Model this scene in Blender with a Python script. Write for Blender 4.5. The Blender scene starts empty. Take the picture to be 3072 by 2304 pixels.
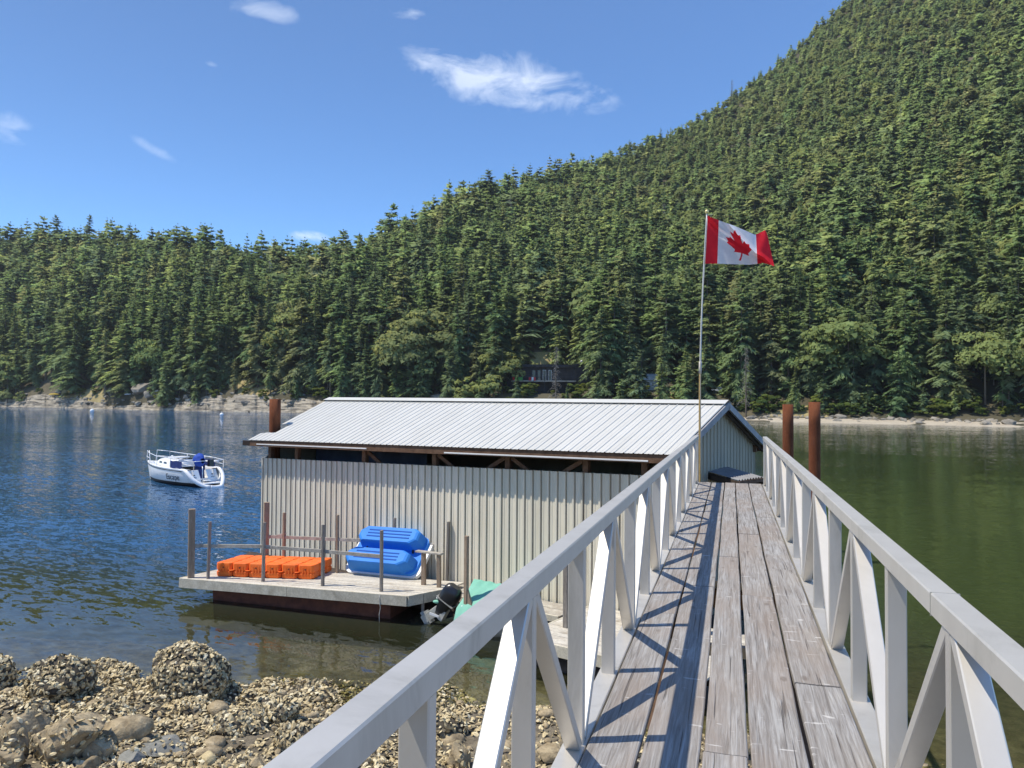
import bpy, bmesh, math, random
import numpy as np
from mathutils import Vector, Matrix

# ------------------------------------------------------------------ camera, sky, sun
scene = bpy.context.scene
COL = scene.collection
rng = np.random.default_rng(7)
random.seed(7)
rad = math.radians

H_EYE = 5.11                       # eye height over the water
F_PX = 2240.0                      # focal length in pixels of the 3072 px wide frame
PSI = math.atan(658 / 2240)        # the camera looks this far left of the gangway's axis (+Y)
PITCH = math.atan(48 / 2240)
ROLL = rad(0.4)
R0 = np.array([math.cos(PSI), math.sin(PSI), 0.0])      # ground axes of the view: right, ahead
F0 = np.array([-math.sin(PSI), math.cos(PSI), 0.0])
ZU = np.array([0.0, 0.0, 1.0])
EYE = np.array([0.0, 0.0, H_EYE])
_fw = F0 * math.cos(PITCH) + ZU * math.sin(PITCH)
_up = ZU * math.cos(PITCH) - F0 * math.sin(PITCH)
_r = math.cos(ROLL) * R0 + math.sin(ROLL) * _up
_u = -math.sin(ROLL) * R0 + math.cos(ROLL) * _up
camd = bpy.data.cameras.new('camera')
cam = bpy.data.objects.new('camera', camd)
COL.objects.link(cam)
camd.sensor_width = 36.0
camd.lens = 36.0 * F_PX / 3072
camd.clip_start = 0.05
camd.clip_end = 6000
M = Matrix((( _r[0], _u[0], -_fw[0], 0), (_r[1], _u[1], -_fw[1], 0), (_r[2], _u[2], -_fw[2], H_EYE), (0, 0, 0, 1)))
cam.matrix_world = M
scene.camera = cam

def cw(x, y, z=0.0):
    """a point given as metres right of / ahead of the eye, and height over the water"""
    p = R0 * x + F0 * y
    return np.array([p[0], p[1], z])
def ray(px, py):
    return _fw * F_PX + _r * (px - 1536) - _u * (py - 1152)
def at(px, py, z):
    """where the sight line through a photo pixel meets the level z"""
    d = ray(px, py)
    return EYE + d * ((z - H_EYE) / d[2])
def dep(px, py, depth):
    d = ray(px, py)
    return EYE + d * (depth / (d @ F0))

SUN_EL = rad(62.5)
SUN_AZ = math.atan2(-0.927, -0.375)            # from +Y towards +X
SUN = np.array([math.sin(SUN_AZ) * math.cos(SUN_EL), math.cos(SUN_AZ) * math.cos(SUN_EL), math.sin(SUN_EL)])
sund = bpy.data.lights.new('sun', 'SUN')
sund.energy = 3.6
sund.angle = rad(0.53)
sund.color = (1.0, 0.925, 0.79)
sun = bpy.data.objects.new('sun', sund)
COL.objects.link(sun)
sun.rotation_euler = Vector(SUN).to_track_quat('Z', 'Y').to_euler()
sun.location = (-20, -10, 40)

world = bpy.data.worlds.new('World')
scene.world = world
world.use_nodes = True
def build_world():
    nt = world.node_tree
    nt.nodes.clear()
    nn = nt.nodes.new
    L = nt.links.new
    out = nn('ShaderNodeOutputWorld')
    bg = nn('ShaderNodeBackground')
    bg.inputs['Strength'].default_value = 0.128
    sky = nn('ShaderNodeTexSky')
    sky.sky_type = 'NISHITA'
    sky.sun_disc = False
    sky.sun_elevation = SUN_EL
    sky.sun_rotation = -SUN_AZ
    sky.altitude = 0
    sky.air_density = 0.85
    sky.dust_density = 0.0
    sky.ozone_density = 3.0
    tint = nn('ShaderNodeMix'); tint.data_type = 'RGBA'; tint.blend_type = 'MULTIPLY'
    tint.inputs['Factor'].default_value = 1.0
    tint.inputs['B'].default_value = (0.64, 0.86, 1.06, 1)
    L(sky.outputs['Color'], tint.inputs['A'])
    tc = nn('ShaderNodeTexCoord')
    def vm(op, a, b=None, scale=None):
        n = nn('ShaderNodeVectorMath'); n.operation = op
        if hasattr(a, 'is_output'): L(a, n.inputs[0])
        else: n.inputs[0].default_value = a
        if b is not None:
            if hasattr(b, 'is_output'): L(b, n.inputs[1])
            else: n.inputs[1].default_value = b
        if scale is not None: n.inputs['Scale'].default_value = scale
        return n
    def mt(op, a, b=None, c=None, clamp=False):
        n = nn('ShaderNodeMath'); n.operation = op; n.use_clamp = clamp
        for i, v in enumerate((a, b, c)):
            if v is None: continue
            if hasattr(v, 'is_output'): L(v, n.inputs[i])
            else: n.inputs[i].default_value = v
        return n.outputs[0]
    dirv = tc.outputs['Generated']
    # wispy fair-weather clouds: each patch is an ellipse of sky directions broken up by noise
    total = None
    # px, py (centre), half width, half height (px), tilt, strength, threshold
    patches = [(1480, 232, 330, 95, 0.20, 0.55, 0.385), (1700, 290, 200, 60, 0.10, 0.38, 0.44), (815, 36, 120, 34, 0.0, 0.36, 0.40),
               (1165, 32, 140, 28, 0.05, 0.40, 0.46), (15, 385, 75, 48, 0.25, 0.34, 0.40), (462, 448, 65, 17, 0.42, 0.2, 0.36),
               (635, 192, 25, 12, 0.1, 0.3, 0.40), (945, 712, 90, 24, 0.0, 0.5, 0.42),
               (-900, 250, 420, 110, 0.1, 0.6, 0.42), (4300, 150, 420, 110, -0.1, 0.6, 0.42), (-2200, 500, 600, 100, 0.0, 0.6, 0.42)]
    nz = nn('ShaderNodeTexNoise'); nz.inputs['Scale'].default_value = 17.0
    nz.inputs['Detail'].default_value = 9; nz.inputs['Roughness'].default_value = 0.60; nz.inputs['Distortion'].default_value = 0.5
    st = vm('MULTIPLY', dirv, (1.0, 1.0, 2.1))
    L(st.outputs[0], nz.inputs['Vector'])
    for (px, py, hw, hh, tilt, stren, th) in patches:
        c = ray(px, py); c = c / np.linalg.norm(c)
        a = np.cross(c, ZU); a /= np.linalg.norm(a)
        b = np.cross(a, c)
        a2 = a * math.cos(tilt) - b * math.sin(tilt)
        b2 = a * math.sin(tilt) + b * math.cos(tilt)
        dx = vm('DOT_PRODUCT', dirv, tuple(a2 * F_PX / hw)).outputs['Value']
        dy = vm('DOT_PRODUCT', dirv, tuple(b2 * F_PX / hh)).outputs['Value']
        fr = vm('DOT_PRODUCT', dirv, tuple(c)).outputs['Value']
        r2 = mt('ADD', mt('MULTIPLY', dx, dx), mt('MULTIPLY', dy, dy))
        m = mt('SUBTRACT', 1.0, r2, clamp=True)
        m = mt('MULTIPLY', m, mt('GREATER_THAN', fr, 0.5))
        # noise minus a threshold that rises to the rim
        v = mt('SUBTRACT', mt('ADD', nz.outputs['Fac'], mt('MULTIPLY', m, 0.30)), th + 0.22)
        v = mt('MULTIPLY', v, 3.4, clamp=True)
        v = mt('MULTIPLY', mt('MULTIPLY', v, mt('POWER', m, 0.6)), stren)
        total = v if total is None else mt('MAXIMUM', total, v)
    mix = nn('ShaderNodeMix'); mix.data_type = 'RGBA'
    L(total, mix.inputs['Factor'])
    L(tint.outputs['Result'], mix.inputs['A'])
    mix.inputs['B'].default_value = (6.6, 7.0, 7.6, 1)
    L(mix.outputs['Result'], bg.inputs['Color'])
    L(bg.outputs[0], out.inputs['Surface'])
build_world()
scene.view_settings.view_transform = 'Standard'
scene.view_settings.look = 'None'
scene.view_settings.gamma = 1.0
scene.view_settings.exposure = 0.62
scene.view_settings.use_curve_mapping = False
scene.render.engine = 'CYCLES'
scene.cycles.max_bounces = 8
scene.cycles.transparent_max_bounces = 12

# ------------------------------------------------------------------ material helpers
class NT:
    def __init__(self, name):
        self.m = bpy.data.materials.new(name)
        self.m.use_nodes = True
        self.t = self.m.node_tree
        self.t.nodes.clear()
        self.out = self.n('ShaderNodeOutputMaterial')
    def n(self, ty, **kw):
        x = self.t.nodes.new(ty)
        for k, v in kw.items(): setattr(x, k, v)
        return x
    def L(self, a, b): self.t.links.new(a, b)
    def set(self, sock, v):
        if v is None: return
        if hasattr(v, 'is_output'): self.L(v, sock)
        elif isinstance(v, (tuple, list)) and len(v) == 3 and sock.type == 'RGBA': sock.default_value = (*v, 1)
        else: sock.default_value = v
    def math(self, op, a, b=None, clamp=False):
        x = self.n('ShaderNodeMath', operation=op, use_clamp=clamp)
        self.set(x.inputs[0], a); self.set(x.inputs[1], b)
        return x.outputs[0]
    def vec(self, op, a, b=None):
        x = self.n('ShaderNodeVectorMath', operation=op)
        self.set(x.inputs[0], a); self.set(x.inputs[1], b)
        return x.outputs['Value'] if op == 'DOT_PRODUCT' else x.outputs[0]
    def noise(self, vec, scale, detail=5, rough=0.55, dist=0.0):
        x = self.n('ShaderNodeTexNoise')
        if vec is not None: self.L(vec, x.inputs['Vector'])
        x.inputs['Scale'].default_value = scale; x.inputs['Detail'].default_value = detail
        x.inputs['Roughness'].default_value = rough; x.inputs['Distortion'].default_value = dist
        return x.outputs['Fac']
    def ramp(self, fac, stops, interp='LINEAR'):
        x = self.n('ShaderNodeValToRGB')
        x.color_ramp.interpolation = interp
        e = x.color_ramp.elements
        while len(e) > 1: e.remove(e[-1])
        e[0].position = stops[0][0]; e[0].color = col4(stops[0][1])
        for p, c in stops[1:]:
            q = e.new(p); q.color = col4(c)
        self.L(fac, x.inputs['Fac'])
        return x.outputs['Color']
    def mix(self, fac, a, b, blend='MIX'):
        x = self.n('ShaderNodeMix', data_type='RGBA', blend_type=blend)
        self.set(x.inputs['Factor'], fac); self.set(x.inputs['A'], a); self.set(x.inputs['B'], b)
        return x.outputs['Result']
    def sstep(self, v, a, b, lo=0.0, hi=1.0):
        x = self.n('ShaderNodeMapRange', interpolation_type='SMOOTHSTEP')
        self.set(x.inputs[0], v)
        for i, q in enumerate((a, b, lo, hi)): x.inputs[i + 1].default_value = q
        return x.outputs[0]
    def bump(self, h, dist, strength=1.0, normal=None):
        x = self.n('ShaderNodeBump')
        x.inputs['Strength'].default_value = strength
        x.inputs['Distance'].default_value = dist
        self.L(h, x.inputs['Height'])
        if normal is not None: self.L(normal, x.inputs['Normal'])
        return x.outputs['Normal']
    def coords(self, stretch=(1, 1, 1), kind='Object', random_offset=True):
        tc = self.n('ShaderNodeTexCoord')
        v = tc.outputs[kind]
        if random_offset:
            oi = self.n('ShaderNodeObjectInfo')
            v = self.vec('ADD', v, self.vec('MULTIPLY', oi.outputs['Location'], (3.7, 2.3, 1.9)))
            self.rand = oi.outputs['Random']
        return self.vec('MULTIPLY', v, stretch)
    def principled(self, color, rough=0.6, metal=0.0, normal=None, spec=0.5, trans=0.0, alpha=None, coat=0.0):
        b = self.n('ShaderNodeBsdfPrincipled')
        self.set(b.inputs['Base Color'], color); self.set(b.inputs['Roughness'], rough); self.set(b.inputs['Metallic'], metal)
        b.inputs['Specular IOR Level'].default_value = spec
        if coat: b.inputs['Coat Weight'].default_value = coat
        if normal is not None: self.L(normal, b.inputs['Normal'])
        return b
    def done(self, shader):
        self.L(shader.outputs[0] if hasattr(shader, 'outputs') else shader, self.out.inputs['Surface'])
        return self.m
def col4(c): return (c[0], c[1], c[2], 1.0) if not isinstance(c, (int, float)) else (c, c, c, 1.0)

MATS = {}
def pm(name, c1, c2, scale=3.0, rough=0.6, metal=0.0, bump=0.0, stretch=(1, 1, 1), rand=0.12, spec=0.4, fine=None, dirt=None, dirt_amt=0.5, detail=6, contrast=(0.32, 0.68), coat=0.0):
    """a mottled procedural paint / wood / stone"""
    t = NT(name)
    v = t.coords(stretch)
    f = t.noise(v, scale, detail, 0.6, 0.2)
    c = t.ramp(f, [(contrast[0], c1), (contrast[1], c2)])
    if fine:
        g = t.noise(v, scale * fine, 4, 0.7)
        c = t.mix(0.35, c, t.ramp(g, [(0.35, 0.25), (0.65, 1.0)]), 'MULTIPLY')
    if dirt:
        d = t.noise(v, scale * 0.45, 7, 0.7, 0.6)
        c = t.mix(t.sstep(d, 0.52, 0.72, 0.0, dirt_amt), c, dirt)
    if rand:
        hv = t.n('ShaderNodeHueSaturation')
        t.L(c, hv.inputs['Color'])
        t.L(t.math('ADD', 1.0 - rand, t.math('MULTIPLY', t.rand, 2 * rand)), hv.inputs['Value'])
        c = hv.outputs['Color']
    nrm = t.bump(f, bump) if bump else None
    MATS[name] = t.done(t.principled(c, rough, metal, nrm, spec, coat=coat))
    return MATS[name]

# painted / metal
pm('aluminium', (0.57, 0.54, 0.49), (0.66, 0.63, 0.575), 5, 0.46, 0.5, 0.0, (1, 1, 0.4), 0.05, 0.5, dirt=(0.38, 0.36, 0.31), dirt_amt=0.55, contrast=(0.25, 0.75))
pm('roof_white', (0.49, 0.485, 0.45), (0.54, 0.535, 0.50), 0.8, 0.6, 0.0, 0.0, (1, 1, 1), 0.025, 0.4, dirt=(0.46, 0.45, 0.41), dirt_amt=0.45)
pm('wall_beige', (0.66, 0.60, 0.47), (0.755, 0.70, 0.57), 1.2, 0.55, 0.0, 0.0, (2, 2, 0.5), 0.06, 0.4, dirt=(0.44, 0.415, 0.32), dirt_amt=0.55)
pm('gable_shade_stain', (0.34, 0.305, 0.225), (0.43, 0.39, 0.295), 1.0, 0.6, 0.0, 0.0, (2, 2, 0.5), 0.05, 0.3, dirt=(0.16, 0.17, 0.14), dirt_amt=0.55)  # the gable's shade and its stains put into a darker cladding colour
pm('barge_grey', (0.22, 0.22, 0.23), (0.32, 0.32, 0.33), 3, 0.6)
pm('timber_brown', (0.11, 0.062, 0.038), (0.20, 0.12, 0.075), 6, 0.8, 0, 0.004, (1, 1, 1), 0.15, 0.2, fine=5)
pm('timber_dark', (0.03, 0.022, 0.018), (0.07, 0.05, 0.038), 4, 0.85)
pm('interior_blue', (0.05, 0.065, 0.11), (0.10, 0.12, 0.18), 1.5, 0.7)
pm('rust', (0.135, 0.040, 0.016), (0.205, 0.070, 0.030), 4.5, 0.85, 0.0, 0.006, (1, 1, 0.35), 0.08, 0.2, fine=8, dirt=(0.10, 0.035, 0.022), dirt_amt=0.6)
pm('rust_dark', (0.07, 0.026, 0.018), (0.14, 0.05, 0.03), 5, 0.85, 0, 0.004, (1, 1, 1), 0.1)
pm('post_grey', (0.20, 0.175, 0.15), (0.34, 0.31, 0.275), 7, 0.85, 0, 0.003, (4, 4, 0.5), 0.15, 0.2, fine=4)
pm('post_brown', (0.27, 0.195, 0.135), (0.42, 0.325, 0.235), 7, 0.85, 0, 0.003, (4, 4, 0.5), 0.12, 0.2, fine=4)
pm('float_plank', (0.54, 0.49, 0.41), (0.68, 0.645, 0.565), 3, 0.85, 0, 0.004, (1, 1, 1), 0.10, 0.2, fine=6, dirt=(0.29, 0.24, 0.18), dirt_amt=0.75)
pm('float_fascia', (0.52, 0.47, 0.36), (0.68, 0.63, 0.51), 4, 0.85, 0, 0.004, (1, 1, 1), 0.06, 0.2, fine=6, dirt=(0.26, 0.22, 0.16), dirt_amt=0.6)
pm('weathered_board', (0.36, 0.32, 0.27), (0.55, 0.52, 0.46), 6, 0.85, 0, 0.003, (1, 1, 1), 0.12, 0.2, fine=5)
pm('orange_plastic', (0.78, 0.130, 0.018), (0.90, 0.190, 0.030), 3, 0.6, 0, 0, (1, 1, 1), 0.06, 0.25, dirt=(0.78, 0.26, 0.10), dirt_amt=0.5)
pm('blue_plastic', (0.025, 0.19, 0.60), (0.04, 0.235, 0.69), 2, 0.62, 0, 0, (1, 1, 1), 0.04, 0.25)
pm('blue_groove', (0.008, 0.075, 0.36), (0.010, 0.085, 0.38), 2, 0.7, rand=0.0, spec=0.2)
pm('white_plastic', (0.62, 0.64, 0.65), (0.75, 0.76, 0.76), 3, 0.4, rand=0.03)
pm('black_rubber', (0.012, 0.012, 0.013), (0.03, 0.03, 0.03), 6, 0.5, rand=0.05)
pm('black_paint', (0.010, 0.010, 0.012), (0.018, 0.018, 0.020), 6, 0.28, rand=0.03, spec=0.6)
pm('engine_grey', (0.32, 0.32, 0.29), (0.48, 0.48, 0.44), 8, 0.55, 0.2)
pm('green_tarp', (0.17, 0.44, 0.33), (0.23, 0.52, 0.40), 2, 0.75, 0, 0.0, rand=0.03)
pm('gelcoat_white', (0.70, 0.71, 0.70), (0.80, 0.80, 0.79), 1.5, 0.28, 0, 0, rand=0.02, spec=0.5)
pm('gelcoat_side', (0.72, 0.72, 0.69), (0.80, 0.80, 0.77), 2.5, 0.35, 0, 0, (0.6, 1, 3), rand=0.02, dirt=(0.34, 0.36, 0.31), dirt_amt=0.6)
pm('navy_canvas', (0.010, 0.020, 0.095), (0.018, 0.040, 0.17), 4, 0.8, 0, 0.01, rand=0.03)
pm('blue_canvas', (0.010, 0.045, 0.28), (0.022, 0.085, 0.42), 5, 0.8, 0, 0.02, rand=0.03)
pm('dark_glass', (0.016, 0.018, 0.022), (0.03, 0.032, 0.036), 3, 0.12, rand=0.02, spec=0.6)
pm('boot_black', (0.012, 0.012, 0.015), (0.035, 0.033, 0.03), 5, 0.6, rand=0.02)
pm('stainless', (0.55, 0.56, 0.57), (0.72, 0.73, 0.74), 8, 0.3, 0.6, rand=0.03)
pm('rail_white', (0.74, 0.75, 0.76), (0.82, 0.82, 0.83), 8, 0.35, 0.1, rand=0.02)
pm('brass', (0.72, 0.60, 0.22), (0.85, 0.74, 0.36), 9, 0.35, 0.4, rand=0.02)
pm('bamboo', (0.40, 0.27, 0.10), (0.52, 0.37, 0.16), 8, 0.6, 0, 0, (1, 1, 0.4), rand=0.03, fine=3)
pm('pole_white', (0.52, 0.53, 0.52), (0.64, 0.65, 0.63), 8, 0.5, 0.1, rand=0.03)
pm('rope', (0.40, 0.37, 0.32), (0.58, 0.55, 0.50), 20, 0.9, rand=0.05)
# ground and stone
pm('hill_soil', (0.045, 0.042, 0.022), (0.115, 0.098, 0.058), 0.05, 0.95, 0, 0, rand=0, fine=6, dirt=(0.21, 0.18, 0.14), dirt_amt=0.5)
pm('dry_grass', (0.26, 0.20, 0.085), (0.40, 0.33, 0.16), 0.25, 0.95, 0, 0, rand=0, fine=8, dirt=(0.40, 0.37, 0.32), dirt_amt=0.6)
pm('shore_rock', (0.11, 0.096, 0.078), (0.47, 0.41, 0.315), 0.35, 0.9, 0, 0.3, (0.45, 0.45, 4.0), rand=0, fine=3, dirt=(0.16, 0.145, 0.12), dirt_amt=0.8, contrast=(0.38, 0.60))
pm('pale_sand', (0.42, 0.36, 0.275), (0.52, 0.46, 0.36), 0.3, 0.95, 0, 0, rand=0, fine=9)
pm('far_boulder', (0.20, 0.18, 0.15), (0.38, 0.345, 0.285), 0.6, 0.9, 0, 0.15, rand=0.2, fine=5)
pm('boulder_tan', (0.27, 0.205, 0.12), (0.52, 0.425, 0.275), 5, 0.95, 0, 0.06, rand=0.14, fine=5, dirt=(0.11, 0.09, 0.065), dirt_amt=0.8, spec=0.15)
pm('boulder_dark', (0.055, 0.045, 0.032), (0.13, 0.108, 0.075), 6, 0.9, 0, 0.03, rand=0.1, fine=5)
pm('stone_grey', (0.15, 0.15, 0.135), (0.25, 0.25, 0.225), 5, 0.85, 0, 0.02, rand=0.2, fine=5)
pm('stone_ochre', (0.44, 0.34, 0.17), (0.60, 0.49, 0.28), 6, 0.85, 0, 0.02, rand=0.1, fine=5)
pm('bark', (0.075, 0.058, 0.042), (0.16, 0.13, 0.10), 1.5, 0.95, 0, 0, (1, 1, 0.3), rand=0.2)
pm('dead_wood', (0.27, 0.25, 0.225), (0.42, 0.395, 0.36), 1.5, 0.95, 0, 0, (1, 1, 0.3), rand=0.12)
# houses across the water
pm('house_charcoal', (0.022, 0.022, 0.026), (0.045, 0.045, 0.05), 0.8, 0.8, rand=0.0)
pm('house_slate', (0.035, 0.045, 0.062), (0.06, 0.07, 0.09), 0.8, 0.8, rand=0.0)
pm('house_pale', (0.34, 0.35, 0.36), (0.45, 0.46, 0.47), 0.8, 0.7, rand=0.0)
pm('metal_roof_pale', (0.40, 0.42, 0.45), (0.50, 0.52, 0.55), 0.6, 0.45, 0.2, rand=0.0)
pm('white_trim', (0.66, 0.66, 0.65), (0.76, 0.76, 0.75), 1.0, 0.5, rand=0.0)
pm('red_cloth', (0.42, 0.02, 0.03), (0.55, 0.04, 0.05), 3, 0.8, rand=0.0)
pm('green_cloth', (0.07, 0.28, 0.06), (0.11, 0.36, 0.09), 3, 0.8, rand=0.0)
pm('yellow_plastic', (0.70, 0.46, 0.03), (0.80, 0.56, 0.06), 3, 0.45, rand=0.0)
pm('buoy_white', (0.74, 0.74, 0.73), (0.82, 0.82, 0.81), 3, 0.4, rand=0.0)

def foliage(name, stops, trans=0.25):
    t = NT(name)
    oi = t.n('ShaderNodeObjectInfo')
    at_ = t.n('ShaderNodeAttribute', attribute_name='tint')
    geo = t.n('ShaderNodeNewGeometry')
    f = t.math('FRACT', t.math('ADD', oi.outputs['Random'], at_.outputs['Fac']))
    c = t.ramp(f, stops)
    n = t.noise(geo.outputs['Position'], 0.33, 3, 0.6)
    hv = t.n('ShaderNodeHueSaturation')
    t.L(c, hv.inputs['Color'])
    t.L(t.sstep(n, 0.3, 0.7, 0.72, 1.30), hv.inputs['Value'])
    c = hv.outputs['Color']
    vt = t.n('ShaderNodeVectorTransform', vector_type='NORMAL', convert_from='OBJECT', convert_to='WORLD')
    t.L(t.n('ShaderNodeAttribute', attribute_name='cn').outputs['Vector'], vt.inputs[0])
    nz = t.n('ShaderNodeVectorMath', operation='NORMALIZE'); t.L(vt.outputs[0], nz.inputs[0])
    d = t.n('ShaderNodeBsdfDiffuse'); t.L(c, d.inputs['Color']); t.L(nz.outputs[0], d.inputs['Normal'])
    tr = t.n('ShaderNodeBsdfTranslucent'); t.L(t.mix(1.0, c, (1.0, 1.0, 0.55), 'MULTIPLY'), tr.inputs['Color'])
    mx = t.n('ShaderNodeMixShader'); mx.inputs[0].default_value = trans
    t.L(d.outputs[0], mx.inputs[1]); t.L(tr.outputs[0], mx.inputs[2])
    MATS[name] = t.done(mx)
foliage('fir_needles', [(0.0, (0.150, 0.232, 0.115)), (0.25, (0.218, 0.305, 0.135)), (0.5, (0.162, 0.222, 0.135)), (0.75, (0.272, 0.342, 0.143)), (0.88, (0.248, 0.268, 0.143)), (1.0, (0.150, 0.232, 0.115))], 0.42)
foliage('broadleaf', [(0.0, (0.165, 0.215, 0.085)), (0.4, (0.21, 0.245, 0.085)), (0.7, (0.195, 0.215, 0.09)), (1.0, (0.155, 0.215, 0.08))], 0.3)
foliage('shrub_leaf', [(0.0, (0.085, 0.125, 0.035)), (0.5, (0.14, 0.165, 0.04)), (1.0, (0.07, 0.115, 0.04))], 0.3)

def deck_wood():
    t = NT('deck_wood')
    v = t.coords((1, 1, 1))
    st = t.vec('MULTIPLY', v, (34, 1.3, 34))
    g = t.noise(st, 1.6, 8, 0.65, 0.9)
    g2 = t.noise(t.vec('MULTIPLY', v, (120, 2.5, 120)), 1.5, 4, 0.7, 0.3)
    base = t.ramp(g, [(0.25, (0.125, 0.108, 0.096)), (0.45, (0.265, 0.248, 0.232)), (0.60, (0.385, 0.375, 0.362)), (0.78, (0.52, 0.515, 0.505))])
    base = t.mix(0.55, base, t.ramp(g2, [(0.3, 0.55), (0.7, 1.08)]), 'MULTIPLY')
    # silvery bloom and brown damp patches that vary from board to board
    patch = t.noise(t.vec('MULTIPLY', v, (2.2, 0.7, 2.2)), 1.4, 5, 0.6)
    base = t.mix(t.sstep(patch, 0.40, 0.66, 0.0, 0.5), base, (0.25, 0.195, 0.155))
    base = t.mix(t.sstep(t.rand, 0.2, 1.0, 0.0, 0.2), base, (0.32, 0.285, 0.25))
    # worn pale scuffs, short and across the boards
    sc = t.noise(t.vec('MULTIPLY', v, (7, 22, 7)), 1.0, 3, 0.5, 0.3)
    sc2 = t.noise(t.vec('MULTIPLY', v, (1.5, 1.5, 1.5)), 1.0, 3, 0.5)
    base = t.mix(t.math('MULTIPLY', t.sstep(sc, 0.66, 0.72, 0.0, 0.75), t.sstep(sc2, 0.42, 0.6)), base, (0.66, 0.64, 0.61))
    # knots
    vo = t.n('ShaderNodeTexVoronoi'); vo.inputs['Scale'].default_value = 1.0
    t.L(t.vec('MULTIPLY', v, (5.2, 2.3, 0.3)), vo.inputs['Vector'])
    base = t.mix(t.sstep(vo.outputs['Distance'], 0.05, 0.13, 0.55, 0.0), base, (0.13, 0.10, 0.08))
    # lengthwise drying cracks
    cr = t.noise(t.vec('MULTIPLY', v, (55, 0.9, 55)), 1.0, 2, 0.5, 0.4)
    base = t.mix(t.sstep(cr, 0.66, 0.72, 0.0, 0.7), base, (0.075, 0.06, 0.05))
    hh = t.math('SUBTRACT', g, t.math('MULTIPLY', t.sstep(cr, 0.64, 0.72), 0.8))
    MATS['deck_wood'] = t.done(t.principled(base, 0.82, 0, t.bump(hh, 0.006), 0.25))
deck_wood()

def oyster_mat():
    t = NT('oyster_shell')
    at_ = t.n('ShaderNodeAttribute', attribute_name='tint')
    geo = t.n('ShaderNodeNewGeometry')
    n = t.noise(geo.outputs['Position'], 45, 3, 0.6)
    c = t.ramp(at_.outputs['Fac'], [(0.0, (0.075, 0.062, 0.045)), (0.25, (0.22, 0.185, 0.125)), (0.5, (0.53, 0.415, 0.225)), (0.8, (0.70, 0.585, 0.35)), (1.0, (0.79, 0.70, 0.48))])
    c = t.mix(0.6, c, t.ramp(n, [(0.3, 0.42), (0.7, 1.15)]), 'MULTIPLY')
    MATS['oyster_shell'] = t.done(t.principled(c, 0.75, 0, None, 0.3))
oyster_mat()

def beach_mat():
    t = NT('beach_ground')
    geo = t.n('ShaderNodeNewGeometry')
    p = geo.outputs['Position']
    n = t.noise(p, 3.0, 8, 0.65)
    n2 = t.noise(p, 22, 6, 0.7)
    c = t.ramp(n, [(0.3, (0.085, 0.072, 0.05)), (0.5, (0.19, 0.16, 0.115)), (0.7, (0.33, 0.285, 0.205))])
    c = t.mix(0.6, c, t.ramp(n2, [(0.3, 0.4), (0.7, 1.2)]), 'MULTIPLY')
    MATS['beach_ground'] = t.done(t.principled(c, 0.9, 0, t.bump(n2, 0.03), 0.2))
    t = NT('sea_bed')
    geo = t.n('ShaderNodeNewGeometry')
    p = geo.outputs['Position']
    n = t.noise(p, 1.2, 7, 0.65)
    c = t.ramp(n, [(0.3, (0.06, 0.055, 0.025)), (0.55, (0.145, 0.13, 0.062)), (0.72, (0.24, 0.21, 0.12))])
    MATS['sea_bed'] = t.done(t.principled(c, 0.9, 0, None, 0.2))
beach_mat()

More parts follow.
